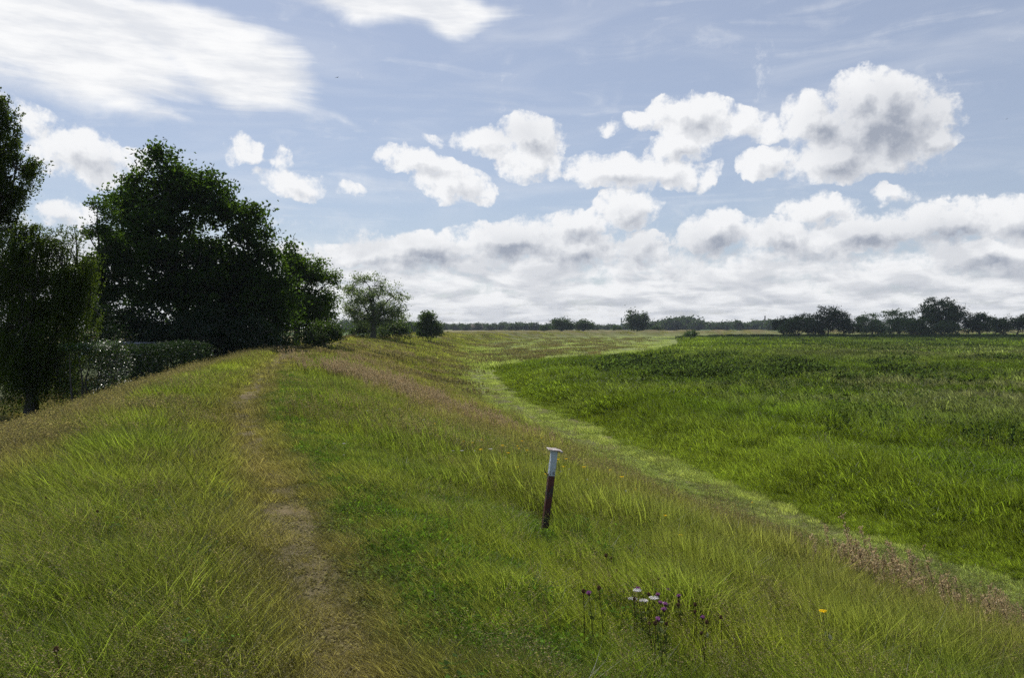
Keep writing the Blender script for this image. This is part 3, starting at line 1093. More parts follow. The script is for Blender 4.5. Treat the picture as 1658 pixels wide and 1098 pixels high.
# ------------------------------------------------------------------ trees, bushes, hedges
def leaf_mat(name, c1, c2, gloss=.05, rough=.45, tr=.45, tk=1.6, tint=(1.5, 1.7, .5)):
    m, g = new_mat(name)
    r = attr(g, 'rnd').outputs['Fac']
    oi = g.n('ShaderNodeObjectInfo')
    c = g.mix(r, c1 + (1,), c2 + (1,))
    c = g.vm('SCALE', c, sc_=g.m('MULTIPLY_ADD', oi.outputs['Random'], .3, .85))
    tcn = g.mix(.5, c, g.vm('MULTIPLY', c, tint))
    finish(g, leaf_shader(g, c, g.vm('SCALE', tcn, sc_=tk), gloss, rough, tr))
    return m


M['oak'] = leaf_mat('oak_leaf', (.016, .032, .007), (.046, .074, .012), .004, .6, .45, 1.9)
M['oak_sun'] = leaf_mat('sunlit_oak_leaf', (.030, .052, .010), (.072, .110, .016), .004, .6, .48, 2.0)  # lighter copy of the oak leaf, sunlight put into its colours
M['birch'] = leaf_mat('birch_leaf', (.038, .060, .012), (.075, .100, .018), .008, .5, .45, 1.5)
M['willow'] = leaf_mat('willow_leaf', (.10, .13, .06), (.17, .21, .10), .02, .5, .45, 1.6)
M['bush'] = leaf_mat('bush_leaf', (.032, .055, .014), (.070, .105, .024), .03, .5, .4, 1.5)
M['fartree'] = leaf_mat('far_leaf', (.030, .050, .018), (.055, .085, .028), .02, .6, .35, 1.3)
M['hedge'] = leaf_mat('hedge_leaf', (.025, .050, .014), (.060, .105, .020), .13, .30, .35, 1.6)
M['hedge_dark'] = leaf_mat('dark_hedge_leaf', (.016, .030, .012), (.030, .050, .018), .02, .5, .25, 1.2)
m, g = new_mat('bark')
geo = g.n('ShaderNodeNewGeometry')
nb_ = g.noise(g.mapping(geo.outputs['Position'], (0, 0, 0), (0, 0, 0), (9, 9, 2)), 1.5, 5, .65, dim='3D')
pb = g.n('ShaderNodeBsdfPrincipled')
g.put(pb.inputs['Base Color'], g.mix(nb_, (.035, .028, .022, 1), (.13, .11, .09, 1)))
pb.inputs['Roughness'].default_value = .9
bp = g.n('ShaderNodeBump'); bp.inputs['Distance'].default_value = .05; g.put(bp.inputs['Height'], nb_); g.put(pb.inputs['Normal'], bp.outputs[0])
finish(g, pb.outputs[0])
M['bark'] = m


def plant(name, label, cat, px, dist, blobs, trunk=True, mat='oak', leaf=.20, nclump=300, per=60, csz=.55,
          base_z=None, tr=.35, limbs=10, group=None, weep=0.0, bark='bark', link_parts=True, lean=0.0, yflat=.8, fork=.3, shell=.35, bough=9, bsize=1.5, loose=.25):
    """blobs are (photo x, photo y, rx, ry) in photo pixels at that distance, turned into round volumes of leaves.
       yflat = depth of the crown against its width"""
    global RNG, PLANT_N
    PLANT_N += 1
    RNG = np.random.default_rng(SEEDS.get(PLANT_N, 1000 + PLANT_N))
    x0, y0 = at(px, dist)
    z0 = base_z if base_z is not None else terr1(x0, y0)
    k = dist / F
    B = []
    for (bx, by, rx, ry) in blobs:
        dyo = RNG.uniform(-.25, .25) * rx * k
        B.append(((bx - px) * k, dyo, elev(by, dist) - z0, rx * k, rx * k * yflat, ry * k))
    B = np.array(B)
    vol = B[:, 3] * B[:, 4] * B[:, 5]
    pick = RNG.choice(len(B), nclump, p=vol ** .75 / (vol ** .75).sum())
    u = RNG.normal(0, 1, (nclump, 3)); u /= np.linalg.norm(u, axis=1, keepdims=True)
    rr = RNG.uniform(shell ** 3, 1, nclump) ** (1 / 3)
    cl = B[pick, :3] + u * rr[:, None] * B[pick, 3:]
    # leaf clumps gather on boughs, leaving gaps between them
    nb2 = max(6, int(nclump / bough))
    bgh_ = cl[RNG.choice(len(cl), nb2, replace=False)]
    br = np.cbrt(np.prod(B[:, 3:].max(0)) / nb2) * bsize
    j_ = RNG.integers(0, nb2, nclump)
    q_ = RNG.normal(0, .5, (nclump, 3)) * br; q_[:, 2] *= .6
    q_[:, 2] -= .12 * np.linalg.norm(q_[:, :2], axis=1)
    free = RNG.uniform(size=nclump) < loose
    cl = np.where(free[:, None], cl, bgh_[j_] + q_)
    cl = cl[cl[:, 2] > .15]
    n = len(cl)
    # limbs
    H = (B[:, 2] + B[:, 5]).max()
    paths = []
    top = B[np.argmax(B[:, 2] + B[:, 5] * .5)]
    fk = max(fork * H, .2)
    node_pts = []
    node_r = []
    if trunk:
        s = np.linspace(0, 1, 9)
        main = np.stack([top[0] * s ** 1.5 * .8 + .06 * H * .3 * np.sin(s * 5), top[1] * s * .6, (top[2] + top[5] * .3) * s], -1)
        rad = tr * (1 - s * .88); rad[0] *= 1.45
        paths.append((main, rad))
        node_pts += list(main[3:]); node_r += list(rad[3:])
    else:
        main = np.zeros((2, 3))
    lim_t = B[RNG.choice(len(B), limbs, p=vol ** .5 / (vol ** .5).sum())]
    for i in range(limbs):
        bt = lim_t[i]
        uu = RNG.normal(0, 1, 3); uu /= np.linalg.norm(uu)
        tgt = bt[:3] + uu * .6 * bt[3:]
        tgt[2] = max(tgt[2], fk * 1.05)
        if trunk:
            sfrac = RNG.uniform(fork, .75)
            st = np.array([np.interp(sfrac, s, main[:, a]) for a in range(3)]); r0 = tr * (1 - sfrac * .88) * .6
            if st[2] > tgt[2]: st[2] = tgt[2] * .7; st[:2] *= .6
        else:
            st = np.array([RNG.normal(0, .15), RNG.normal(0, .15), 0]); r0 = tr * .5
        q = np.linspace(0, 1, 7)
        mid = (st + tgt) / 2 + RNG.normal(0, .06 * H, 3) + np.array([0, 0, .05 * H])
        pth = ((1 - q) ** 2)[:, None] * st + (2 * q * (1 - q))[:, None] * mid + (q ** 2)[:, None] * tgt
        rd = r0 * (1 - q * .8)
        paths.append((pth, rd))
        node_pts += list(pth[1:]); node_r += list(rd[1:])
    node_pts = np.array(node_pts); node_r = np.array(node_r)
    ntw = min(n, 260)
    for i in range(ntw):
        d = np.linalg.norm(node_pts - cl[i] + np.array([0, 0, .3]), axis=1)
        j = np.argmin(d)
        a_, b_ = node_pts[j], cl[i]
        mid = (a_ + b_) / 2 + RNG.normal(0, .05, 3) * d[j]
        paths.append((np.array([a_, mid, b_]), np.array([min(node_r[j], tr * .2), tr * .08, tr * .03]) + .004))
    V, Fq = tubes(paths, 6)
    me_t = mesh_np(name + '_wood', V, Fq, smooth=True)
    # leaves
    w_ = RNG.uniform(.35, 1.5, n)
    cnt = np.maximum((per * w_).astype(int), 3)
    idx = np.repeat(np.arange(n), cnt)
    sz = csz * RNG.uniform(.6, 1.25, n)
    g3 = RNG.normal(0, .5, (len(idx), 3)) * sz[idx][:, None]
    g3[:, 2] *= .7
    P_ = cl[idx] + g3
    if weep > 0:
        # hanging strands below each clump
        ln = weep * RNG.uniform(.3, 1.3, n)
        ns = 9
        sid = RNG.integers(0, ns, len(idx))
        so = RNG.normal(0, .42, (n, ns, 2)) * sz[:, None, None]
        dn = RNG.uniform(0, 1, len(idx))
        P_ = cl[idx].copy()
        P_[:, :2] += so[idx, sid] * (1 - .25 * dn[:, None]) + RNG.normal(0, .022, (len(idx), 2))
        P_[:, 2] -= dn * ln[idx] * (0.6 + .4 * np.sin(sid * 2.1)) - .2 * sz[idx]
        P_[:, 0] -= .10 * dn * ln[idx]
    P_[:, 2] = np.maximum(P_[:, 2], .05)
    V, Fc = cards(P_, leaf * RNG.uniform(.65, 1.3, len(P_)), .35, 1.0 if weep == 0 else .75)
    rn = np.repeat(np.clip(RNG.uniform(0, 1, n)[idx] * .6 + RNG.uniform(0, .4, len(idx)), 0, 1), 4)
    me_c = mesh_np(name + '_leaves', V, [Fc], {'rnd': rn})
    root = empty(name, (x0, y0, z0 - .05))
    tag(root, label, cat, group)
    t_ = obj('trunk' if trunk else 'stem', me_t, M[bark], root)
    c_ = obj('crown' if trunk else 'foliage', me_c, M[mat], root)
    return root


PLANT_N = 0
SEEDS = {16: 5, 1: 20, 2: 21, 3: 22, 4: 33, 5: 24}
# big oak on the left (several overlapping leaf masses copy its outline)
plant('oak_tree', 'huge dark round oak towering over the hedge on the left side', 'tree', 300, 58,
      [(265, 300, 52, 52), (215, 335, 45, 50), (320, 320, 55, 48), (375, 355, 50, 45), (420, 395, 40, 48), (435, 450, 38, 60),
       (300, 400, 95, 75), (370, 460, 80, 75), (240, 430, 62, 60), (300, 510, 110, 60), (400, 520, 55, 45), (448, 440, 22, 34), (452, 490, 26, 40), (195, 400, 34, 38)],
      mat='oak', leaf=.27, nclump=1750, per=54, csz=.85, tr=.42, limbs=18, fork=.22, yflat=.75, shell=.2, bough=11, bsize=1.7, loose=.18)
plant('oak_tree', 'slim dark tree with a loose open crown left of the huge oak', 'tree', 168, 52,
      [(162, 345, 20, 28), (175, 385, 34, 40), (185, 440, 42, 44), (165, 490, 42, 50), (200, 540, 45, 40)],
      mat='oak', leaf=.18, nclump=460, per=55, csz=.6, tr=.22, limbs=10, fork=.25)
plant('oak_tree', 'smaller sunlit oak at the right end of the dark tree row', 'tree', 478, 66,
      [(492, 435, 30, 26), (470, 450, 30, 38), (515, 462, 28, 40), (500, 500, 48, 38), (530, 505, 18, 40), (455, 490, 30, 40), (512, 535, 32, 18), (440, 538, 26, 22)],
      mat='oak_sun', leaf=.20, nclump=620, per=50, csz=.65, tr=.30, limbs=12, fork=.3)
# weeping birches at the left edge
plant('birch_tree', 'tall weeping birch cut by the left photo edge', 'tree', -18, 34,
      [(-30, 190, 50, 55), (8, 185, 30, 34), (12, 230, 34, 26), (52, 262, 18, 8), (40, 210, 12, 8), (36, 300, 18, 10), (58, 275, 10, 8), (-5, 260, 42, 45), (30, 272, 26, 18), (15, 320, 24, 30), (-30, 340, 60, 60), (-10, 420, 60, 60)],
      mat='birch', leaf=.115, nclump=720, per=85, csz=.45, tr=.20, limbs=14, fork=.4, weep=1.5, bough=8, bsize=1.0, loose=.1)
plant('birch_tree', 'low weeping birch with long hanging twigs down to the grass', 'tree', 48, 31,
      [(45, 385, 42, 26), (90, 385, 34, 28), (150, 420, 20, 16), (20, 370, 20, 20), (20, 430, 45, 50), (120, 430, 28, 32), (75, 470, 68, 60), (50, 540, 66, 55), (125, 500, 26, 50), (30, 590, 50, 40), (95, 590, 30, 36)],
      mat='birch', leaf=.085, nclump=1200, per=120, csz=.5, tr=.24, limbs=16, fork=.3, weep=2.2, bough=5, bsize=1.3)
# understorey behind the hedge closes the row below the crowns
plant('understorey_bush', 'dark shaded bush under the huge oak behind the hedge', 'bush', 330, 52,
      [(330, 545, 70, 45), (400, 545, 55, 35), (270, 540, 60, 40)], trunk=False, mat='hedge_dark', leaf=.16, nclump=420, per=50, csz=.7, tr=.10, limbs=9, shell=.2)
plant('understorey_bush', 'bright leafy bush at the foot of the smaller sunlit oak', 'bush', 528, 60,
      [(530, 530, 24, 18), (508, 545, 24, 13), (548, 538, 14, 13)], trunk=False, mat='bush', leaf=.15, nclump=150, per=36, csz=.5, tr=.06, limbs=6, shell=.2)
plant('understorey_bush', 'green bush filling the gap below the oaks by the dike edge', 'bush', 440, 56,
      [(430, 545, 26, 22), (455, 552, 18, 10)], trunk=False, mat='bush', leaf=.15, nclump=150, per=36, csz=.5, tr=.06, limbs=6, shell=.2)
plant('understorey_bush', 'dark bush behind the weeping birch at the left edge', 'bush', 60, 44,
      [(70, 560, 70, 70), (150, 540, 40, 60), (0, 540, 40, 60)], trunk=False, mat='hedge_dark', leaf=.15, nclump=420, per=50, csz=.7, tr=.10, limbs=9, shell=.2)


# clipped hedges
def hedge(name, label, p0, p1, depth, top_z, mat, leaf, n, wob=.15, up=.4):
    (xa, ya), (xb, yb) = p0, p1
    L_ = math.hypot(xb - xa, yb - ya)
    ux, uy = (xb - xa) / L_, (yb - ya) / L_
    zb = min(terr1(xa, ya), terr1(xb, yb))
    H = top_z - zb
    s = RNG.uniform(0, L_, n); t = RNG.uniform(-.5, .5, n); z = RNG.uniform(.03, 1, n)
    f = RNG.integers(0, 3, n)                 # most leaves on the faces
    t = np.where(f == 0, -.5 + RNG.normal(0, .06, n), t); z = np.where(f == 1, 1 + RNG.normal(0, .035, n), z)
    bump = wob * (fbm(s, s * 0 + 3 + z * 2, 1.1, 5, 2) - .5) * 2
    t = t * depth + np.where(f == 0, -bump, 0)
    Z = z * H + np.where(f == 1, bump, 0)
    X = ux * s - uy * t; Y = uy * s + ux * t
    P_ = np.stack([X, Y, Z], -1)
    V, Fc = cards(P_, leaf * RNG.uniform(.7, 1.3, n), up, 1)
    me = mesh_np(name + '_leaves', V, [Fc], {'rnd': np.repeat(RNG.uniform(0, 1, n), 4)})
    root = empty(name, (xa, ya, zb))
    tag(root, label, 'hedge')
    paths = []
    for k in range(int(L_ / .5) + 1):
        cx = ux * k * .5; cy_ = uy * k * .5
        paths.append((np.array([(cx, cy_, 0), (cx + RNG.normal(0, .1), cy_ + RNG.normal(0, .1), H * .5), (cx + RNG.normal(0, .2), cy_ + RNG.normal(0, .15), H * .9)]), np.array([.04, .03, .012])))
    V, Fq = tubes(paths, 5)
    obj('stem', mesh_np(name + '_wood', V, Fq, smooth=True), M['bark'], root)
    obj('foliage', me, M[mat], root)
    return root


D_ = 30.0
hedge('hedge', 'glossy leaved hedge glinting in the sun behind the weeping birch', at(118, 28), at(178, 30.5), 1.3, elev(560, 29.5), 'hedge', .075, 9000, .22, 1.0)
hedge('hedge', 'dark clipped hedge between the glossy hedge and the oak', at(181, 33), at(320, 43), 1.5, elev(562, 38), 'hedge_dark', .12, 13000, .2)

# willow and bush further along the dike
plant('willow_tree', 'grey green willow with a broad fanned crown past the oaks', 'tree', 604, 118,
      [(600, 470, 36, 26), (570, 478, 20, 24), (632, 482, 24, 28), (585, 505, 26, 24), (625, 508, 28, 22), (603, 525, 20, 14), (645, 500, 12, 18), (600, 498, 40, 26)],
      mat='willow', leaf=.24, nclump=520, per=36, csz=.85, tr=.42, limbs=16, fork=.12, weep=0)
plant('bush', 'dark rounded shrub at the foot of the willow on its right', 'bush', 640, 122,
      [(638, 532, 24, 14), (655, 534, 14, 10), (620, 536, 14, 8)], trunk=False, mat='bush', leaf=.30, nclump=130, per=30, csz=.9, tr=.08, limbs=6, shell=.2)
plant('bush', 'dark shrub against the willow trunk on its left', 'bush', 585, 121,
      [(585, 534, 16, 13)], trunk=False, mat='bush', leaf=.30, nclump=70, per=30, csz=.9, tr=.08, limbs=6, shell=.2)
plant('bush', 'rounded green bush standing alone right of the willow', 'bush', 695, 150,
      [(695, 524, 17, 13), (687, 530, 12, 9), (705, 531, 10, 8), (693, 516, 9, 8), (695, 536, 17, 6), (686, 540, 9, 4), (704, 540, 9, 4)], trunk=False, mat='bush', leaf=.38, nclump=230, per=34, csz=1.0, tr=.12, limbs=7, shell=.2)

# single trees on the far bend of the dike
plant('oak_tree', 'left tree of the rounded pair on the distant dike', 'tree', 910, 470,
      [(908, 523, 17, 9), (918, 526, 11, 7), (902, 528, 9, 6)], mat='fartree', leaf=1.0, nclump=130, per=26, csz=2.4, tr=.5, limbs=8, fork=.15, base_z=-1.5, shell=.2)
plant('oak_tree', 'right lower tree of the rounded pair on the distant dike', 'tree', 944, 470,
      [(942, 526, 14, 7), (953, 529, 8, 5), (934, 528, 6, 5)], mat='fartree', leaf=1.0, nclump=100, per=26, csz=2.2, tr=.5, limbs=8, fork=.15, base_z=-1.5, shell=.2)
plant('oak_tree', 'tallest domed tree on the distant dike in the middle of the horizon', 'tree', 1032, 460,
      [(1031, 516, 16, 13), (1022, 523, 10, 9), (1042, 524, 9, 8), (1031, 527, 17, 6)], mat='fartree', leaf=1.0, nclump=190, per=28, csz=2.4, tr=.6, limbs=8, fork=.15, base_z=-1.2, shell=.2)
plant('bush', 'low bush beside the rounded pair of trees on the distant dike', 'bush', 884, 460,
      [(884, 532, 9, 3.4)], trunk=False, mat='fartree', leaf=.9, nclump=40, per=20, csz=1.5, tr=.1, limbs=4, shell=.1, base_z=-1.6)
plant('bush', 'small round bush left of the tallest dike tree', 'bush', 998, 460,
      [(998, 531, 5, 4)], trunk=False, mat='bush', leaf=.8, nclump=24, per=20, csz=1.2, tr=.1, limbs=4, shell=.1, base_z=-1.6)
plant('bush', 'low bush right of the tallest dike tree', 'bush', 1064, 450,
      [(1064, 532, 9, 3)], trunk=False, mat='fartree', leaf=.8, nclump=30, per=20, csz=1.3, tr=.1, limbs=4, shell=.1, base_z=-1.6)
bx_, by_ = at(1117, 300)
plant('bush', 'lone brown green bush at the tip of the reed bed', 'bush', 1117, 270,
      [(1117, 539, 10, 5), (1123, 541, 7, 3)], trunk=False, mat='bush', leaf=.5, nclump=50, per=26, csz=.9, tr=.08, limbs=5, shell=.1)

# wood on the right, every tree of it
RT = [
 (1268, 345, [(1266, 523, 14, 8), (1262, 529, 12, 7), (1278, 527, 12, 9)], 'fartree', 'pale hazy tree at the left tip of the right hand wood', 'tree', 1),
 (1292, 330, [(1290, 526, 20, 12), (1302, 520, 18, 13), (1275, 532, 16, 8)], 'bush', 'rounded bush at the front left of the right hand wood', 'bush', 0),
 (1340, 335, [(1338, 514, 20, 16), (1322, 522, 18, 16), (1330, 530, 24, 10), (1345, 505, 10, 8)], 'bush', 'ragged topped tree in the left half of the right hand wood', 'tree', 1),
 (1366, 332, [(1362, 520, 14, 18), (1376, 528, 14, 12)], 'bush', 'dark spiky crowned tree next to the ragged one', 'tree', 1),
 (1412, 335, [(1410, 522, 20, 14), (1400, 530, 16, 10), (1424, 530, 16, 10)], 'willow', 'pale grey green willow in the middle of the right hand wood', 'tree', 1),
 (1455, 345, [(1452, 516, 22, 15), (1462, 526, 18, 13), (1442, 528, 14, 12)], 'willow', 'tall greyish tree between the pale willow and the dominant tree', 'tree', 1),
 (1476, 330, [(1476, 528, 20, 13), (1490, 532, 16, 8)], 'bush', 'dark bush at the left foot of the dominant tree', 'bush', 0),
 (1522, 345, [(1522, 496, 26, 14), (1500, 504, 16, 12), (1548, 506, 14, 13), (1522, 512, 34, 14), (1515, 524, 40, 14), (1555, 518, 10, 16)], 'bush', 'dominant tree with a domed spreading crown in the right hand wood', 'tree', 1),
 (1530, 330, [(1528, 532, 26, 9)], 'bush', 'low dark bush under the dominant tree', 'bush', 0),
 (1585, 338, [(1585, 522, 20, 13), (1596, 526, 16, 12), (1572, 528, 14, 10)], 'bush', 'rounded dark tree right of the dominant tree', 'tree', 1),
 (1612, 420, [(1612, 522, 12, 8), (1620, 526, 14, 6)], 'fartree', 'hazy tree seen in the gap near the right edge', 'tree', 1),
 (1645, 335, [(1640, 524, 22, 13), (1660, 522, 22, 14), (1625, 530, 14, 9)], 'bush', 'dark tree at the right edge of the picture', 'tree', 1),
 (1700, 335, [(1700, 520, 26, 16)], 'bush', 'dark tree just past the right edge of the picture', 'tree', 1),
]
for (px, d, bl, mt, lb, ct, trk) in RT:
    nm = 'willow_tree' if mt == 'willow' else ('bush' if ct == 'bush' else 'tree')
    area = sum(b[2] * b[3] for b in bl)
    plant(nm, lb, ct, px, d, bl, trunk=bool(trk), mat=mt, leaf=.60, nclump=int(80 + area * .30), per=34, csz=1.5, tr=.35, limbs=8, fork=.1, shell=.1, bough=6, group='wood behind the reeds')

# distant tree line on the horizon
protos_ft = []
for i in range(7):
    wq = RNG.uniform(6, 11); hq = RNG.uniform(4.5, 7)
    bl = [(829 + RNG.uniform(-3, 3), HORIZ - hq * .2, wq, hq), (829 + wq * .5, HORIZ + .5, wq * .6, hq * .6), (829 - wq * .5, HORIZ + .5, wq * .6, hq * .6)]
    r_ = plant('distant_tree', 'one of the small blue hazy trees in the line along the horizon', 'tree', 829, 1000, bl, mat='fartree', leaf=1.7, nclump=110, per=18, csz=3.0, tr=.6,
               limbs=5, fork=.15, base_z=-2.2, group='hazy trees along the horizon', shell=.1)
    protos_ft.append(r_)


def skyline(px):
    """height in px above the horizon line of the distant trees"""
    pts = [(560, 13), (600, 11), (660, 9), (668, 7), (720, 6), (740, 5), (760, 5), (800, 7), (830, 8), (850, 5), (858, 8), (870, 8), (900, 5), (960, 5), (985, 4), (1010, 5), (1056, 9),
           (1075, 14), (1100, 15), (1140, 12), (1150, 8), (1170, 12), (1200, 9), (1230, 11), (1260, 12), (1400, 11), (1700, 12)]
    return np.interp(px, [a for a, b in pts], [b for a, b in pts])


px = 556.0
first = list(protos_ft)
used = 0
while px < 1268:
    dist = RNG.uniform(780, 1080)
    if 556 < px < 670: dist = RNG.uniform(420, 620)
    hh = skyline(px) * RNG.uniform(.55, 1.15)
    k = RNG.integers(0, 7)
    if used < 7: o = first[used]
    else: o = copy_tree(first[k])
    used += 1
    want = (hh / F) * dist + EYE + 2.2
    have = 9.5
    s = want / have
    x, y = at(px, dist)
    o.location = (x, y, -2.25)
    sw = s * RNG.uniform(.9, 1.3)
    o.scale = (sw, sw, s)
    o.rotation_euler = (0, 0, RNG.uniform(0, 6.28))
    px += RNG.uniform(4.0, 10.5)

# ------------------------------------------------------------------ painted marker post
def bm_box(sx, sy, sz, bevel=.004, seg=2):
    import bmesh
    bm = bmesh.new()
    bmesh.ops.create_cube(bm, size=1.0)
    bmesh.ops.scale(bm, vec=(sx, sy, sz), verts=bm.verts)
    if bevel: bmesh.ops.bevel(bm, geom=bm.edges[:], offset=bevel, segments=seg, affect='EDGES', profile=.6)
    return bm


def bm_obj(name, bm, mat, parent=None, loc=(0, 0, 0), rot=(0, 0, 0), smooth=False):
    me = bpy.data.meshes.new(name)
    bm.to_mesh(me); bm.free()
    if smooth:
        me.polygons.foreach_set('use_smooth', [True] * len(me.polygons))
    o = obj(name, me, mat, parent)
    o.location = loc; o.rotation_euler = rot
    return o


def paint_mat(name, paint, under, amt, scale=22, rough=.6, lo=.0):
    m, g = new_mat(name)
    tcx = g.n('ShaderNodeTexCoord')
    po = tcx.outputs['Object']
    n1 = g.noise(g.mapping(po, scale=(1, 1, .45)), scale, 7, .7, .6, dim='3D')
    n2 = g.noise(po, scale * 5, 4, .7, dim='3D')
    spx = g.n('ShaderNodeSeparateXYZ'); g.put(spx.inputs[0], po)
    f = g.mr(g.m('ADD', n1, g.m('MULTIPLY', g.m('SUBTRACT', n2, .5), .25)), amt - .03, amt + .03)
    c = g.mix(f, under, g.mix(n2, paint, tuple(x * .72 for x in paint[:3]) + (1,)))
    pb = g.n('ShaderNodeBsdfPrincipled')
    g.put(pb.inputs['Base Color'], c)
    pb.inputs['Roughness'].default_value = rough
    bp = g.n('ShaderNodeBump'); bp.inputs['Distance'].default_value = .002; bp.inputs['Strength'].default_value = .8
    g.put(bp.inputs['Height'], g.m('ADD', f, g.m('MULTIPLY', n2, .5))); g.put(pb.inputs['Normal'], bp.outputs[0])
    finish(g, pb.outputs[0])
    return m


m_white = paint_mat('flaking_white_paint', (.62, .66, .70, 1), (.10, .075, .06, 1), .45, 15)
m_red = paint_mat('worn_red_paint', (.12, .030, .026, 1), (.05, .045, .04, 1), .47, 14, .55)
m_cap = paint_mat('weathered_cap', (.55, .48, .44, 1), (.22, .12, .085, 1), .45, 30)
m_rust = paint_mat('rusty_wire', (.12, .07, .05, 1), (.06, .045, .04, 1), .5, 60)

hx, hy, hz_ = hit_post
post = empty('marker_post', (hx, hy, hz_ - .04))
tag(post, 'leaning marker post, peeling white above, dull red below, with a flat cap', 'post')
PD = hy
px_m = PD / F
Hp = 141 * px_m + .04
post.rotation_euler = (math.radians(2), math.atan(15 / 132.0), math.radians(14))
import bmesh


def shaft(z0, z1, wdt, seed):
    rr_ = random.Random(seed)
    bm = bmesh.new()
    secs = 14; ringv = []
    for i in range(secs + 1):
        z = z0 + (z1 - z0) * i / secs
        ring = []
        wv = wdt * .5 * (1 + rr_.uniform(-.025, .025))
        cch = wv * .22
        for (sx, sy) in ((1, 1), (-1, 1), (-1, -1), (1, -1)):
            pts = [(sx * wv, sy * (wv - cch)), (sx * (wv - cch), sy * wv)]
            if sx * sy < 0: pts.reverse()
            for (a, b) in pts: ring.append(bm.verts.new((a + rr_.uniform(-.0008, .0008), b + rr_.uniform(-.0008, .0008), z)))
        ringv.append(ring)
    for i in range(secs):
        for j in range(8):
            bm.faces.new((ringv[i][j], ringv[i][(j + 1) % 8], ringv[i + 1][(j + 1) % 8], ringv[i + 1][j]))
    bm.faces.new(ringv[-1]); bm.faces.new(list(reversed(ringv[0])))
    bmesh.ops.recalc_face_normals(bm, faces=bm.faces[:])
    return bm


ws = 10.2 * px_m
zsplit = Hp - (772 - 730) * px_m
lo = bm_obj('lower_shaft', shaft(0, zsplit, ws, 3), m_red, post)
lo['label'] = 'dull red painted lower half of the post'
up = bm_obj('upper_shaft', shaft(zsplit + .0005, Hp - .003, ws * .99, 4), m_white, post)
up['label'] = 'flaking white upper part of the post'
# flat cap plate, slightly bent and tipped
bm = bm_box(24 * px_m, 17 * px_m, .012, .003, 1)
bmesh.ops.subdivide_edges(bm, edges=bm.edges[:], cuts=2, use_grid_fill=True)
for v in bm.verts:
    v.co.z += -.9 * v.co.x ** 2 - .6 * v.co.y ** 2 + .002 * math.sin(v.co.x * 60)
cap = bm_obj('cap', bm, m_cap, post, (.004, 0, Hp + .004), (math.radians(4), math.radians(3.5), 0))
# bent wire stub on the left side
V, Fq = tubes([(np.array([(-ws * .45, 0, 0), (-ws * .75, 0, .006), (-ws * 1.05, -.004, .022), (-ws * 1.22, -.004, .040), (-ws * 1.3, 0, .058)]), np.array([.006, .0055, .005, .0045, .003]))], 6)
obj('wire_stub', mesh_np('wire_stub', V, Fq, smooth=True), m_rust, post, (0, 0, zsplit + .005))
V, Fq = tubes([(np.array([(ws * .48, 0, 0), (ws * .6, 0, -.002), (ws * .66, 0, 0)]), np.array([.006, .007, .004]))], 6)
obj('bolt', mesh_np('bolt', V, Fq, smooth=True), m_rust, post, (0, 0, zsplit - .012))


# ------------------------------------------------------------------ sorrel, knapweed, yarrow, yellow flowers: each plant a thing
def flat_mat(name, col, rough=.7, tr=.3, var=.35):
    m, g = new_mat(name)
    r = attr(g, 'rnd').outputs['Fac']
    c = g.vm('SCALE', g.mix(0.0, col + (1,), col + (1,)), sc_=g.m('MULTIPLY_ADD', r, var * 2, 1 - var))
    finish(g, leaf_shader(g, c, c, .01, .6, tr))
    return m


M['sorrel'] = flat_mat('sorrel_seed', (.55, .42, .23), tr=.5)
M['stemg'] = flat_mat('flower_stem', (.10, .13, .03))
M['stemb'] = flat_mat('dry_stem', (.14, .085, .04))
M['purple'] = flat_mat('knapweed_petal', (.38, .13, .34))
M['bud'] = flat_mat('knapweed_bud', (.13, .075, .04))
M['white'] = flat_mat('yarrow_flower', (.72, .68, .66))
M['yellow'] = flat_mat('hawkweed_petal', (.78, .52, .01))


def part_mesh(name, V, Fq, mat, rnd=None):
    rn = np.repeat(RNG.uniform(0, 1, len(V) // 4 + 1), 4)[:len(V)] if rnd is None else rnd
    me = mesh_np(name, V, Fq, {'rnd': rn})
    me.materials.append(mat)
    return me


def bez(b, ln, az, lean, n=5):
    k = np.linspace(0, 1, n)
    return np.stack([b[0] + np.cos(az) * lean * k ** 1.7, b[1] + np.sin(az) * lean * k ** 1.7, ln * k], -1)


def make_sorrel(name, lb, H=.8, n=8, sp=.30, rad=.0032, csz=.017, per=90):
    paths, P_ = [], []
    for i in range(n):
        b = RNG.normal(0, sp * .5, 2); h = H * RNG.uniform(.7, 1.0)
        p_ = bez(b, h, WIND + RNG.normal(0, .5), .22 * h * RNG.uniform(.6, 1.3))
        paths.append((p_, np.linspace(rad, rad * .4, 5)))
        for br in range(8):
            f = RNG.uniform(.5, .97)
            q = np.array([np.interp(f, np.linspace(0, 1, 5), p_[:, a]) for a in range(3)])
            a = RNG.uniform(0, 6.28); L_ = .16 * H * (1.25 - f)
            e = q + np.array([math.cos(a) * L_ * .45, math.sin(a) * L_ * .45, L_ * 1.1])
            paths.append((np.array([q, e]), np.array([rad * .45, rad * .25])))
            m_ = per // 8
            t_ = RNG.uniform(.1, 1, m_)[:, None]
            P_.append(q * (1 - t_) + e * t_ + RNG.normal(0, .010 * H, (m_, 3)))
    V, Fq = tubes(paths, 4)
    r = empty(name, (0, 0, 0)); tag(r, lb, 'plant')
    obj('stem', part_mesh('stem', V, Fq, M['stemb']), None, r)
    V, Fc = cards(np.concatenate(P_), csz * RNG.uniform(.7, 1.3, len(np.concatenate(P_))), 0)
    obj('seed_head', part_mesh('seed_head', V, [Fc], M['sorrel']), None, r)
    return r


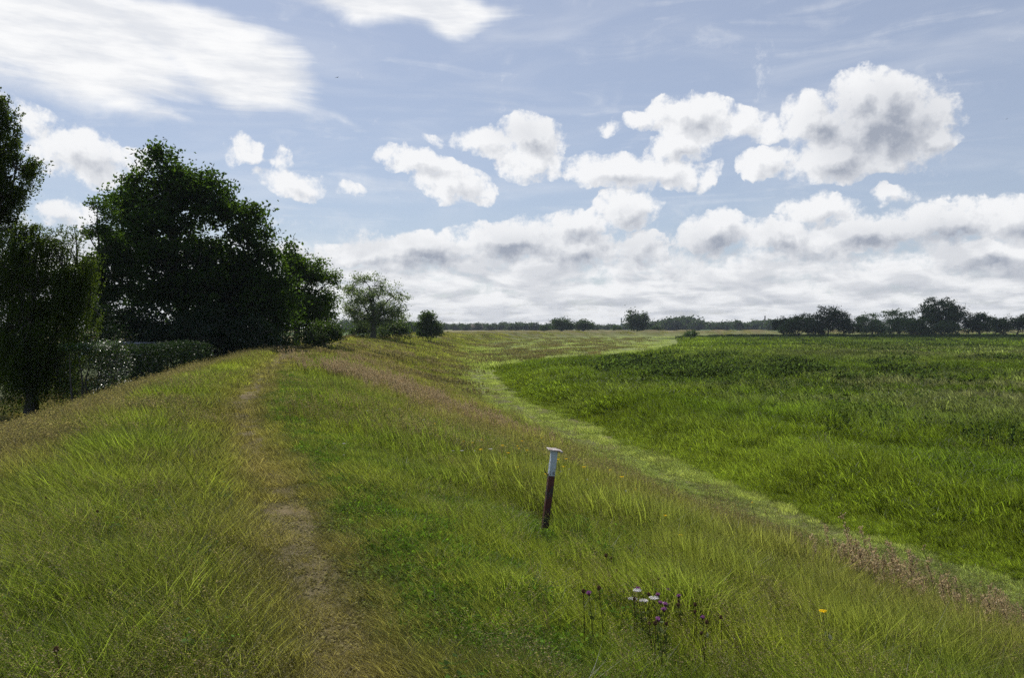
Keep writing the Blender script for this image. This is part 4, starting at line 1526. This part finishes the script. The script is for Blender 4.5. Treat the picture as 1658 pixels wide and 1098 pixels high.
def place(root, x, y, s=1.0, rz=None, label=None, group=None):
    root.location = (x, y, terr1(x, y) - .01)
    root.scale = (s, s, s)
    root.rotation_euler = (0, 0, RNG.normal(0, .5) if rz is None else rz)
    if label: root['label'] = label
    if group: root['group'] = group


SG = 'rust red sorrel in the band along the slope'
SL = 'rust red seeding sorrel in the long band on the slope beyond the post'
protS = [make_sorrel('sorrel_plant', SL, per=140) for i in range(4)]
cnt = 0


def band(px0, py0, px1, py1, n, spread, lab, grp_, smin=.8, smax=1.1):
    global cnt
    a = hit(px0, py0); b = hit(px1, py1)
    for i in range(n):
        t = RNG.uniform()
        # spots thin out with distance in even picture steps along the band
        d0, d1 = 1 / a[1], 1 / b[1]
        yy = 1 / (d0 * (1 - t) + d1 * t); tt = (yy - a[1]) / (b[1] - a[1] + 1e-9)
        x = a[0] * (1 - tt) + b[0] * tt + RNG.normal(0, spread); y = yy + RNG.normal(0, spread * 2.2)
        o = protS[cnt] if cnt < 4 else copy_tree(protS[RNG.integers(0, 4)])
        cnt += 1
        place(o, x, y, RNG.uniform(smin, smax), None, lab, grp_)


band(548, 612, 690, 662, 120, .95, SL, SG, .85, 1.25)
band(660, 655, 820, 708, 70, .7, SL, SG, .7, 1.1)
band(555, 590, 640, 600, 34, 1.2, SL, SG, .7, 1.1)
band(600, 565, 700, 590, 34, 1.8, SL, SG, .7, 1.1)
S2 = 'feathery reddish sorrel at the lower right near the mown strip'
G2 = 'reddish sorrel at the lower right'
band(1395, 975, 1450, 1010, 5, .2, S2, G2, .9, 1.15)
band(1450, 1005, 1610, 1070, 9, .38, S2, G2, .75, 1.0)
band(1560, 980, 1640, 1030, 5, .2, S2, G2, .6, .75)


def make_flower(name, lb, cat, kind, n=1):
    r = empty(name, (0, 0, 0)); tag(r, lb, cat)
    paths = []; heads = []
    H = {'knap': .36, 'yarrow': .36, 'yellow': .44}[kind]
    for i in range(n):
        b = RNG.normal(0, .05, 2) if n > 1 else np.zeros(2)
        h = H * RNG.uniform(.8, 1.1)
        p_ = bez(b, h, WIND + RNG.normal(0, .7), .12 * h)
        paths.append((p_, np.linspace(.0022, .0014, 5)))
        heads.append(p_[-1])
    V, Fq = tubes(paths, 4)
    # a few leaves on the stem
    P_ = []
    for (pt, rd) in paths:
        t_ = RNG.uniform(.1, .8, 9)
        P_.append(np.stack([np.interp(t_, np.linspace(0, 1, 5), pt[:, a]) for a in range(3)], -1) + RNG.normal(0, .012, (9, 3)))
    Vl, Fl = cards(np.concatenate(P_), .035, 0, 1.4)
    V2 = np.concatenate([V, Vl]);
    obj('stem', part_mesh('stem', V2, [np.concatenate([Fq[0], Fl + len(V)])], M['stemg']), None, r)
    for hd in heads:
        if kind == 'knap':
            k = 8; a = np.linspace(0, 6.28, k, endpoint=False)
            prof = [(0, .0), (.006, .003), (.0085, .010), (.007, .016), (.005, .019)]
            Vb = np.array([[hd[0] + q[0] * math.cos(x), hd[1] + q[0] * math.sin(x), hd[2] + q[1]] for q in prof for x in a])
            Fb = np.array([[i * k + j, i * k + (j + 1) % k, (i + 1) * k + (j + 1) % k, (i + 1) * k + j] for i in range(4) for j in range(k)])
            bd = obj('bud', part_mesh('bud', Vb, [Fb], M['bud']), None, r)
            m_ = 34
            aa = RNG.uniform(0, 6.28, m_); ro = RNG.uniform(.003, .013, m_)
            c0 = np.stack([hd[0] + ro * np.cos(aa), hd[1] + ro * np.sin(aa), hd[2] + .020 + RNG.uniform(-.003, .008, m_) - ro * .25], -1)
            Vp, Fp = cards(c0, .010, .3, 1.6)
            obj('petals', part_mesh('petals', Vp, [Fp], M['purple']), None, r)
        elif kind == 'yarrow':
            m_ = 80
            aa = RNG.uniform(0, 6.28, m_); ro = .027 * np.sqrt(RNG.uniform(0, 1, m_))
            c0 = np.stack([hd[0] + ro * np.cos(aa), hd[1] + ro * np.sin(aa), hd[2] + .006 - ro * ro * 3 + RNG.normal(0, .0016, m_)], -1)
            Vp, Fp = cards(c0, .011, 1.5, 1.0)
            obj('flower_head', part_mesh('flower_head', Vp, [Fp], M['white']), None, r)
        else:
            m_ = 20
            aa = np.linspace(0, 12.56, m_); ro = np.where(np.arange(m_) < 12, .013, .006)
            c0 = np.stack([hd[0] + ro * np.cos(aa), hd[1] + ro * np.sin(aa), hd[2] + .004 + 0 * aa], -1)
            Vp, Fp = cards(c0, .017, 2.5, 1.2)
            obj('flower_head', part_mesh('flower_head', Vp, [Fp], M['yellow']), None, r)
    return r


def make_budplant(lb):
    r = empty('knapweed_plant', (0, 0, 0)); tag(r, lb, 'flower')
    h = .34
    p_ = bez(np.zeros(2), h, WIND + RNG.normal(0, .7), .1 * h)
    V, Fq = tubes([(p_, np.linspace(.0024, .0015, 5))], 4)
    obj('stem', part_mesh('stem', V, Fq, M['stemb']), None, r)
    k = 8; a = np.linspace(0, 6.28, k, endpoint=False); hd = p_[-1]
    prof = [(.002, 0), (.008, .003), (.011, .011), (.008, .019), (.003, .023)]
    Vb = np.array([[hd[0] + q[0] * math.cos(x), hd[1] + q[0] * math.sin(x), hd[2] + q[1]] for q in prof for x in a])
    Fb = np.array([[i * k + j, i * k + (j + 1) % k, (i + 1) * k + (j + 1) % k, (i + 1) * k + j] for i in range(4) for j in range(k)])
    obj('bud', part_mesh('bud', Vb, [Fb], M['bud']), None, r)
    return r


def put_px(make, protos, spots, hz, labels, group=None, sc=(.9, 1.1)):
    for i, (px, py) in enumerate(spots):
        x, y, z = hit(px, py, zadd=hz)
        o = protos[i] if i < len(protos) else copy_tree(protos[i % len(protos)])
        lb = labels[i] if isinstance(labels, list) else labels
        place(o, x, y, RNG.uniform(*sc), None, lb, group)


kl = 'purple knapweed flower in the patch below and right of the post'
kp_ = [make_flower('knapweed_plant', kl, 'flower', 'knap') for i in range(3)]
put_px(None, kp_, [(1029, 941), (1082, 944), (1071, 962), (1075, 972), (1079, 987), (1105, 963), (1073, 998), (1146, 991), (962, 970), (1066, 959)], .33, kl, 'purple knapweed flowers right of the post', (.85, 1.05))
bl_ = 'brown seeding knapweed head among the purple flowers right of the post'
bp_ = [make_budplant(bl_) for i in range(2)]
put_px(None, bp_, [(990, 916), (1000, 917), (1043, 935), (1072, 930), (1069, 937), (947, 971), (978, 968), (1027, 966), (1052, 970), (1100, 968), (1108, 986), (1124, 987), (1130, 987),
                   (1140, 1014), (1143, 1018), (1170, 1007), (1060, 1008), (1069, 1010), (996, 897), (1060, 1020), (108, 1073), (80, 815), (165, 829)], .31, bl_, 'brown knapweed seed heads', (.8, 1.1))
yl = 'flat white yarrow head among the purple knapweed'
yp_ = [make_flower('yarrow_plant', yl, 'flower', 'yarrow') for i in range(2)]
put_px(None, yp_, [(1034, 954), (1043, 959), (1050, 957), (1073, 979)], .34, yl, 'white yarrow heads by the knapweed', (.85, 1.0))
yl2 = 'white yarrow head on the slope between the post and the sorrel band'
spots = [(598, 659), (612, 659), (642, 672), (651, 663), (676, 678), (688, 678), (690, 685), (699, 697), (730, 690), (745, 700), (752, 712), (768, 716), (775, 702), (780, 710), (772, 722), (790, 709), (760, 705),
         (800, 732), (712, 700), (665, 684), (560, 702), (820, 726), (735, 718), (751, 728)]
put_px(None, [], [], 0, '')
for i, (px, py) in enumerate(spots):
    x, y, z = hit(px, py, zadd=.38)
    place(copy_tree(yp_[i % 2]), x, y, RNG.uniform(.8, 1.1), None, yl2, 'white yarrow heads on the slope')
hl = 'small yellow hawkweed flower in the grass around the marker post'
hp_ = [make_flower('hawkweed_plant', hl, 'flower', 'yellow') for i in range(3)]
put_px(None, hp_, [(843, 727), (845, 736), (852, 733), (859, 737), (900, 747), (901, 757), (900, 768), (905, 764), (911, 767), (919, 765), (902, 779), (924, 761), (966, 763), (992, 774), (954, 780), (1016, 795),
                   (1033, 794), (1017, 802), (974, 798), (838, 756), (831, 749), (786, 743), (782, 715), (771, 722), (709, 690), (743, 704), (756, 715), (864, 716), (925, 728), (880, 720),
                   (1086, 839), (1100, 862), (1350, 1018), (1222, 820), (808, 748), (822, 744), (895, 787)], .42, hl, 'yellow hawkweed flowers round the post', (.9, 1.4))

# pale dead stalks catching the light at the lower right
V, Fq = [], []
for i, (pa, pb_, rd) in enumerate((((1198, 1040), (1222, 985), .0035), ((1330, 1062), (1318, 1030), .003), ((1305, 1052), (1330, 1020), .004), ((1195, 1050), (1184, 1010), .003))):
    a = np.array(hit(*pa)); d = pix_dir(*pb_)
    t = np.linalg.norm(a[:2]) / np.linalg.norm(d[:2])
    e = np.array([d[0] * t, d[1] * t, EYE + d[2] * t])
    Vq, Fz = tubes([(np.array([a, (a + e) / 2 + np.array([.01, 0, .01]), e]) - a, np.array([rd, rd * .8, rd * .4]))], 5)
    me = mesh_np('dry_stalk', Vq, Fz, {'rnd': np.full(len(Vq), .5)})
    o = obj('dry_stalk', me, flat_mat('bleached_stalk', (.30, .27, .20)) if i == 0 else bpy.data.materials['bleached_stalk'], None, a)
    tag(o, 'bleached dead stalk leaning out of the grass at the lower right', 'stalk', 'bleached dead stalks')

# ------------------------------------------------------------------ shed behind the dark hedge
def simple_mat(name, col, rough=.8, ns=3.0, amt=.35):
    m, g = new_mat(name)
    tcx = g.n('ShaderNodeTexCoord')
    n1 = g.noise(tcx.outputs['Object'], ns, 5, .65, dim='3D')
    pb = g.n('ShaderNodeBsdfPrincipled')
    g.put(pb.inputs['Base Color'], g.mix(n1, tuple(x * (1 - amt) for x in col) + (1,), tuple(min(1, x * (1 + amt)) for x in col) + (1,)))
    pb.inputs['Roughness'].default_value = rough
    finish(g, pb.outputs[0])
    return m


xs, ys = at(212, 50)
zs = terr1(xs, ys)
shed = empty('garden_shed', (xs, ys, zs), math.radians(-12))
tag(shed, 'low garden shed with a pale flat roof edge peeking over the dark hedge', 'shed')
zr_ = elev(556, 50) - zs
wdt = 70 * 50 / F
bm_obj('wall', bm_box(wdt, 2.4, zr_ - .02, .02, 1), simple_mat('dark_boards', (.06, .045, .035)), shed, (0, 0, (zr_ - .02) / 2))
rf = bm_obj('roof', bm_box(wdt + .5, 3.0, .07, .01, 1), simple_mat('pale_roof_felt', (.42, .40, .40), .5), shed, (0, 0, zr_ + .04), (math.radians(1), 0, 0))
bm_obj('door', bm_box(.85, .05, 1.8, .01, 1), simple_mat('grey_door', (.13, .12, .11)), shed, (.4, -1.225, .9))

# ------------------------------------------------------------------ far farm, mast, chimney
xs, ys = at(765, 820)
fm = empty('farm_building', (xs, ys, -2.2), math.radians(8))
tag(fm, 'long low farmhouse with a dull red roof on the horizon left of centre', 'building')
bm_obj('wall', bm_box(21, 9, 3.0, .05, 1), simple_mat('farm_brick', (.10, .07, .06)), fm, (0, 0, 1.5))
bm = bmesh.new()
vv = [bm.verts.new(p) for p in ((-11, -5.2, 3.0), (11, -5.2, 3.0), (11, 5.2, 3.0), (-11, 5.2, 3.0), (-10.5, 0, 6.0), (10.5, 0, 6.0))]
for f in ((0, 1, 5, 4), (2, 3, 4, 5), (3, 0, 4), (1, 2, 5), (3, 2, 1, 0)): bm.faces.new([vv[i] for i in f])
rf = bm_obj('roof', bm, simple_mat('farm_tiles', (.13, .075, .065), .8), fm)
bm_obj('chimney', bm_box(.9, .9, 2.2, .03, 1), simple_mat('farm_chimney_brick', (.20, .12, .10)), rf, (5, .6, 6.0))
for k in range(6):
    bm_obj('window', bm_box(1.5, .12, 1.3, .02, 1), simple_mat('farm_pane', (.2, .22, .25), .3) if k == 0 else bpy.data.materials['farm_pane'], fm, (-8.5 + 3.4 * k, -4.54, 1.6))

xs, ys = at(1006, 880)
zt = elev(513, 880) + 2.2
mast = empty('lattice_mast', (xs, ys, -2.2))
tag(mast, 'thin lattice mast on the horizon left of the tallest dike tree', 'mast')
paths = []
for a in (0, 2.09, 4.19):
    paths.append((np.array([(.9 * math.cos(a), .9 * math.sin(a), 0), (.55 * math.cos(a), .55 * math.sin(a), zt * .9)]), np.array([.16, .13])))
for i in range(12):
    z0_, z1_ = zt * .9 * i / 12, zt * .9 * (i + 1) / 12
    for a, b in ((0, 2.09), (2.09, 4.19), (4.19, 0)):
        ra = .9 - .35 * i / 12
        paths.append((np.array([(ra * math.cos(a), ra * math.sin(a), z0_), (ra * math.cos(b), ra * math.sin(b), z1_)]), np.array([.07, .07])))
V, Fq = tubes(paths, 5)
m_steel = simple_mat('mast_steel', (.35, .35, .36), .5)
obj('lattice', mesh_np('lattice', V, Fq), m_steel, mast)
V, Fq = tubes([(np.array([(0, 0, zt * .88), (0, 0, zt)]), np.array([.12, .06]))], 6)
obj('aerial', mesh_np('aerial', V, Fq), m_steel, mast)
for z_ in (.78, .86):
    bm = bmesh.new()
    bmesh.ops.create_cone(bm, cap_ends=True, segments=16, radius1=.8, radius2=.8, depth=1.1)
    bm_obj('dish_drum', bm, m_steel, mast, (0, -.5, zt * z_))

xs, ys = at(1238.5, 930)
zt = elev(511.5, 930) + 2.2
ch = empty('factory_chimney', (xs, ys, -2.2))
tag(ch, 'slender chimney stack rising from the distant trees near the right hand wood', 'chimney')
V, Fq = tubes([(np.array([(0, 0, 0), (0, 0, zt * .5), (0, 0, zt * .97)]), np.array([.95, .8, .68]))], 18)
obj('shaft', mesh_np('shaft', V, Fq, smooth=True), simple_mat('chimney_brick', (.28, .20, .17)), ch)
V, Fq = tubes([(np.array([(0, 0, zt * .96), (0, 0, zt * .97), (0, 0, zt), (0, 0, zt + .01)]), np.array([.7, .86, .86, .5]))], 18)
obj('rim', mesh_np('rim', V, Fq), simple_mat('chimney_rim', (.30, .28, .27)), ch)

# ------------------------------------------------------------------ birds
m_bird = simple_mat('dark_feather', (.05, .05, .055), .8)


def bird_mesh(span):
    bm = bmesh.new()
    s = span / 2
    secs = [(-.22, .004), (-.16, .03), (-.05, .055), (.08, .05), (.16, .03), (.22, .012), (.25, .003)]
    rings = []
    for (x, r) in secs:
        rings.append([bm.verts.new((x * s * 1.6, math.cos(a) * r * s * 1.4, math.sin(a) * r * s * 1.4)) for a in np.linspace(0, 6.283, 8, endpoint=False)])
    for a, b in zip(rings[:-1], rings[1:]):
        for j in range(8): bm.faces.new((a[j], a[(j + 1) % 8], b[(j + 1) % 8], b[j]))
    bm.faces.new(rings[0][::-1]); bm.faces.new(rings[-1])
    for sd_ in (-1, 1):
        p_ = [(.12, .03, .02, .17), (.16, .35, .20, .15), (.06, .70, .22, .10), (-.10, 1.0, .12, .02)]
        up_, dn_ = [], []
        for (x, y, z, c_) in p_:
            up_.append((bm.verts.new((x * s, sd_ * y * s, z * s)), bm.verts.new(((x - c_ * 2) * s, sd_ * y * s, z * s))))
            dn_.append((bm.verts.new((x * s, sd_ * y * s, z * s - .02 * s)), bm.verts.new(((x - c_ * 2) * s, sd_ * y * s, z * s - .01 * s))))
        for i in range(3):
            bm.faces.new((up_[i][0], up_[i + 1][0], up_[i + 1][1], up_[i][1]))
            bm.faces.new((dn_[i][0], dn_[i][1], dn_[i + 1][1], dn_[i + 1][0]))
            bm.faces.new((up_[i][0], dn_[i][0], dn_[i + 1][0], up_[i + 1][0]))
            bm.faces.new((up_[i][1], up_[i + 1][1], dn_[i + 1][1], dn_[i][1]))
    t = [bm.verts.new((-.34 * s, 0, .02 * s)), bm.verts.new((-.52 * s, .08 * s, .02 * s)), bm.verts.new((-.52 * s, -.08 * s, .02 * s))]
    bm.faces.new(t)
    me = bpy.data.meshes.new('bird'); bm.to_mesh(me); bm.free()
    me.materials.append(m_bird)
    return me


bme = bird_mesh(1.0)


def bird(px, py, dist, span, label, group=None):
    d = pix_dir(px, py)
    t = dist / d[1]
    o = bpy.data.objects.new('bird', bme); C.objects.link(o)
    o.location = (d[0] * t, d[1] * t, EYE + d[2] * t)
    o.scale = (span, span, span)
    o.rotation_euler = (RNG.uniform(-.5, .5), RNG.uniform(-.3, .3), RNG.uniform(0, 6.28))
    tag(o, label, 'bird', group)


bird(546, 125, 150, .9, 'lone dark bird high in the blue left of centre')
bird(1630, 192, 190, .8, 'lone dark bird high at the right edge of the sky')
for (px, py) in [(1010, 498), (1003, 503), (1002, 506), (999, 504), (996, 507), (991, 503), (985, 508), (982, 509), (984, 513), (987, 514), (984, 512), (980, 510), (992, 512), (976, 514), (978, 517), (981, 515), (1000, 510), (988, 505), (964, 514), (995, 510)]:
    bird(px + RNG.uniform(-.5, .5), py + RNG.uniform(-.5, .5), RNG.uniform(420, 520), RNG.uniform(.6, .9), 'one of the tiny birds in the loose flock left of the tallest dike tree', 'flock of birds over the horizon')

# ------------------------------------------------------------------ unseen clouds above the frame, placed so their shade lies on the far reeds
def build_cloud(cx, cy_, cz, rx, ry, rz):
    bm = bmesh.new()
    bmesh.ops.create_icosphere(bm, subdivisions=5, radius=1.0)
    co = np.array([v.co[:] for v in bm.verts])
    k = 1 + .30 * (fbm(co[:, 0] * 3 + 9, co[:, 1] * 3 + co[:, 2] * 2, 1.0, 77) - .5) * 2 + .15 * (fbm(co[:, 0] * 9, co[:, 1] * 9 + co[:, 2] * 5, 1.0, 78) - .5)
    for v, kk in zip(bm.verts, k):
        z = v.co.z * kk
        v.co = (v.co.x * kk * rx, v.co.y * kk * ry, (z if z > 0 else z * .3) * rz)
    m, g = new_mat('cloud_white')
    d = g.n('ShaderNodeBsdfDiffuse'); d.inputs[0].default_value = (.9, .9, .92, 1)
    t = g.n('ShaderNodeBsdfTranslucent'); t.inputs[0].default_value = (.8, .8, .85, 1)
    finish(g, mix_sh(g, .35, d.outputs[0], t.outputs[0]))
    o = bm_obj('cloud', bm, m, None, (cx, cy_, cz), smooth=True)
    tag(o, kind='structure')


ch_ = 480.0
hx_ = ch_ / math.tan(SUN_EL)
for (tx, ty, rx, ry) in ((250, 318, 175, 58), (520, 330, 190, 70)):
    build_cloud(tx + hx_ * math.sin(SUN_AZ), ty + hx_ * math.cos(SUN_AZ), ch_, rx, ry, 45)

# ------------------------------------------------------------------ air
m = bpy.data.materials.new('haze_air'); m.use_nodes = True
nt = m.node_tree; nt.nodes.clear()
pv = nt.nodes.new('ShaderNodeVolumePrincipled')
pv.inputs['Color'].default_value = (.80, .88, 1.0, 1)
pv.inputs['Density'].default_value = .00013
pv.inputs['Anisotropy'].default_value = 0.0
mo = nt.nodes.new('ShaderNodeOutputMaterial'); nt.links.new(pv.outputs[0], mo.inputs['Volume'])
bm = bmesh.new(); bmesh.ops.create_cube(bm, size=1.0)
bmesh.ops.scale(bm, vec=(4200, 4200, 44.0), verts=bm.verts)
me = bpy.data.meshes.new('haze'); bm.to_mesh(me); bm.free()
hzo = obj('haze', me, m, None, (0, 0, 17.7))
tag(hzo, 'thin pale summer haze over the whole meadow', 'haze', kind='stuff')
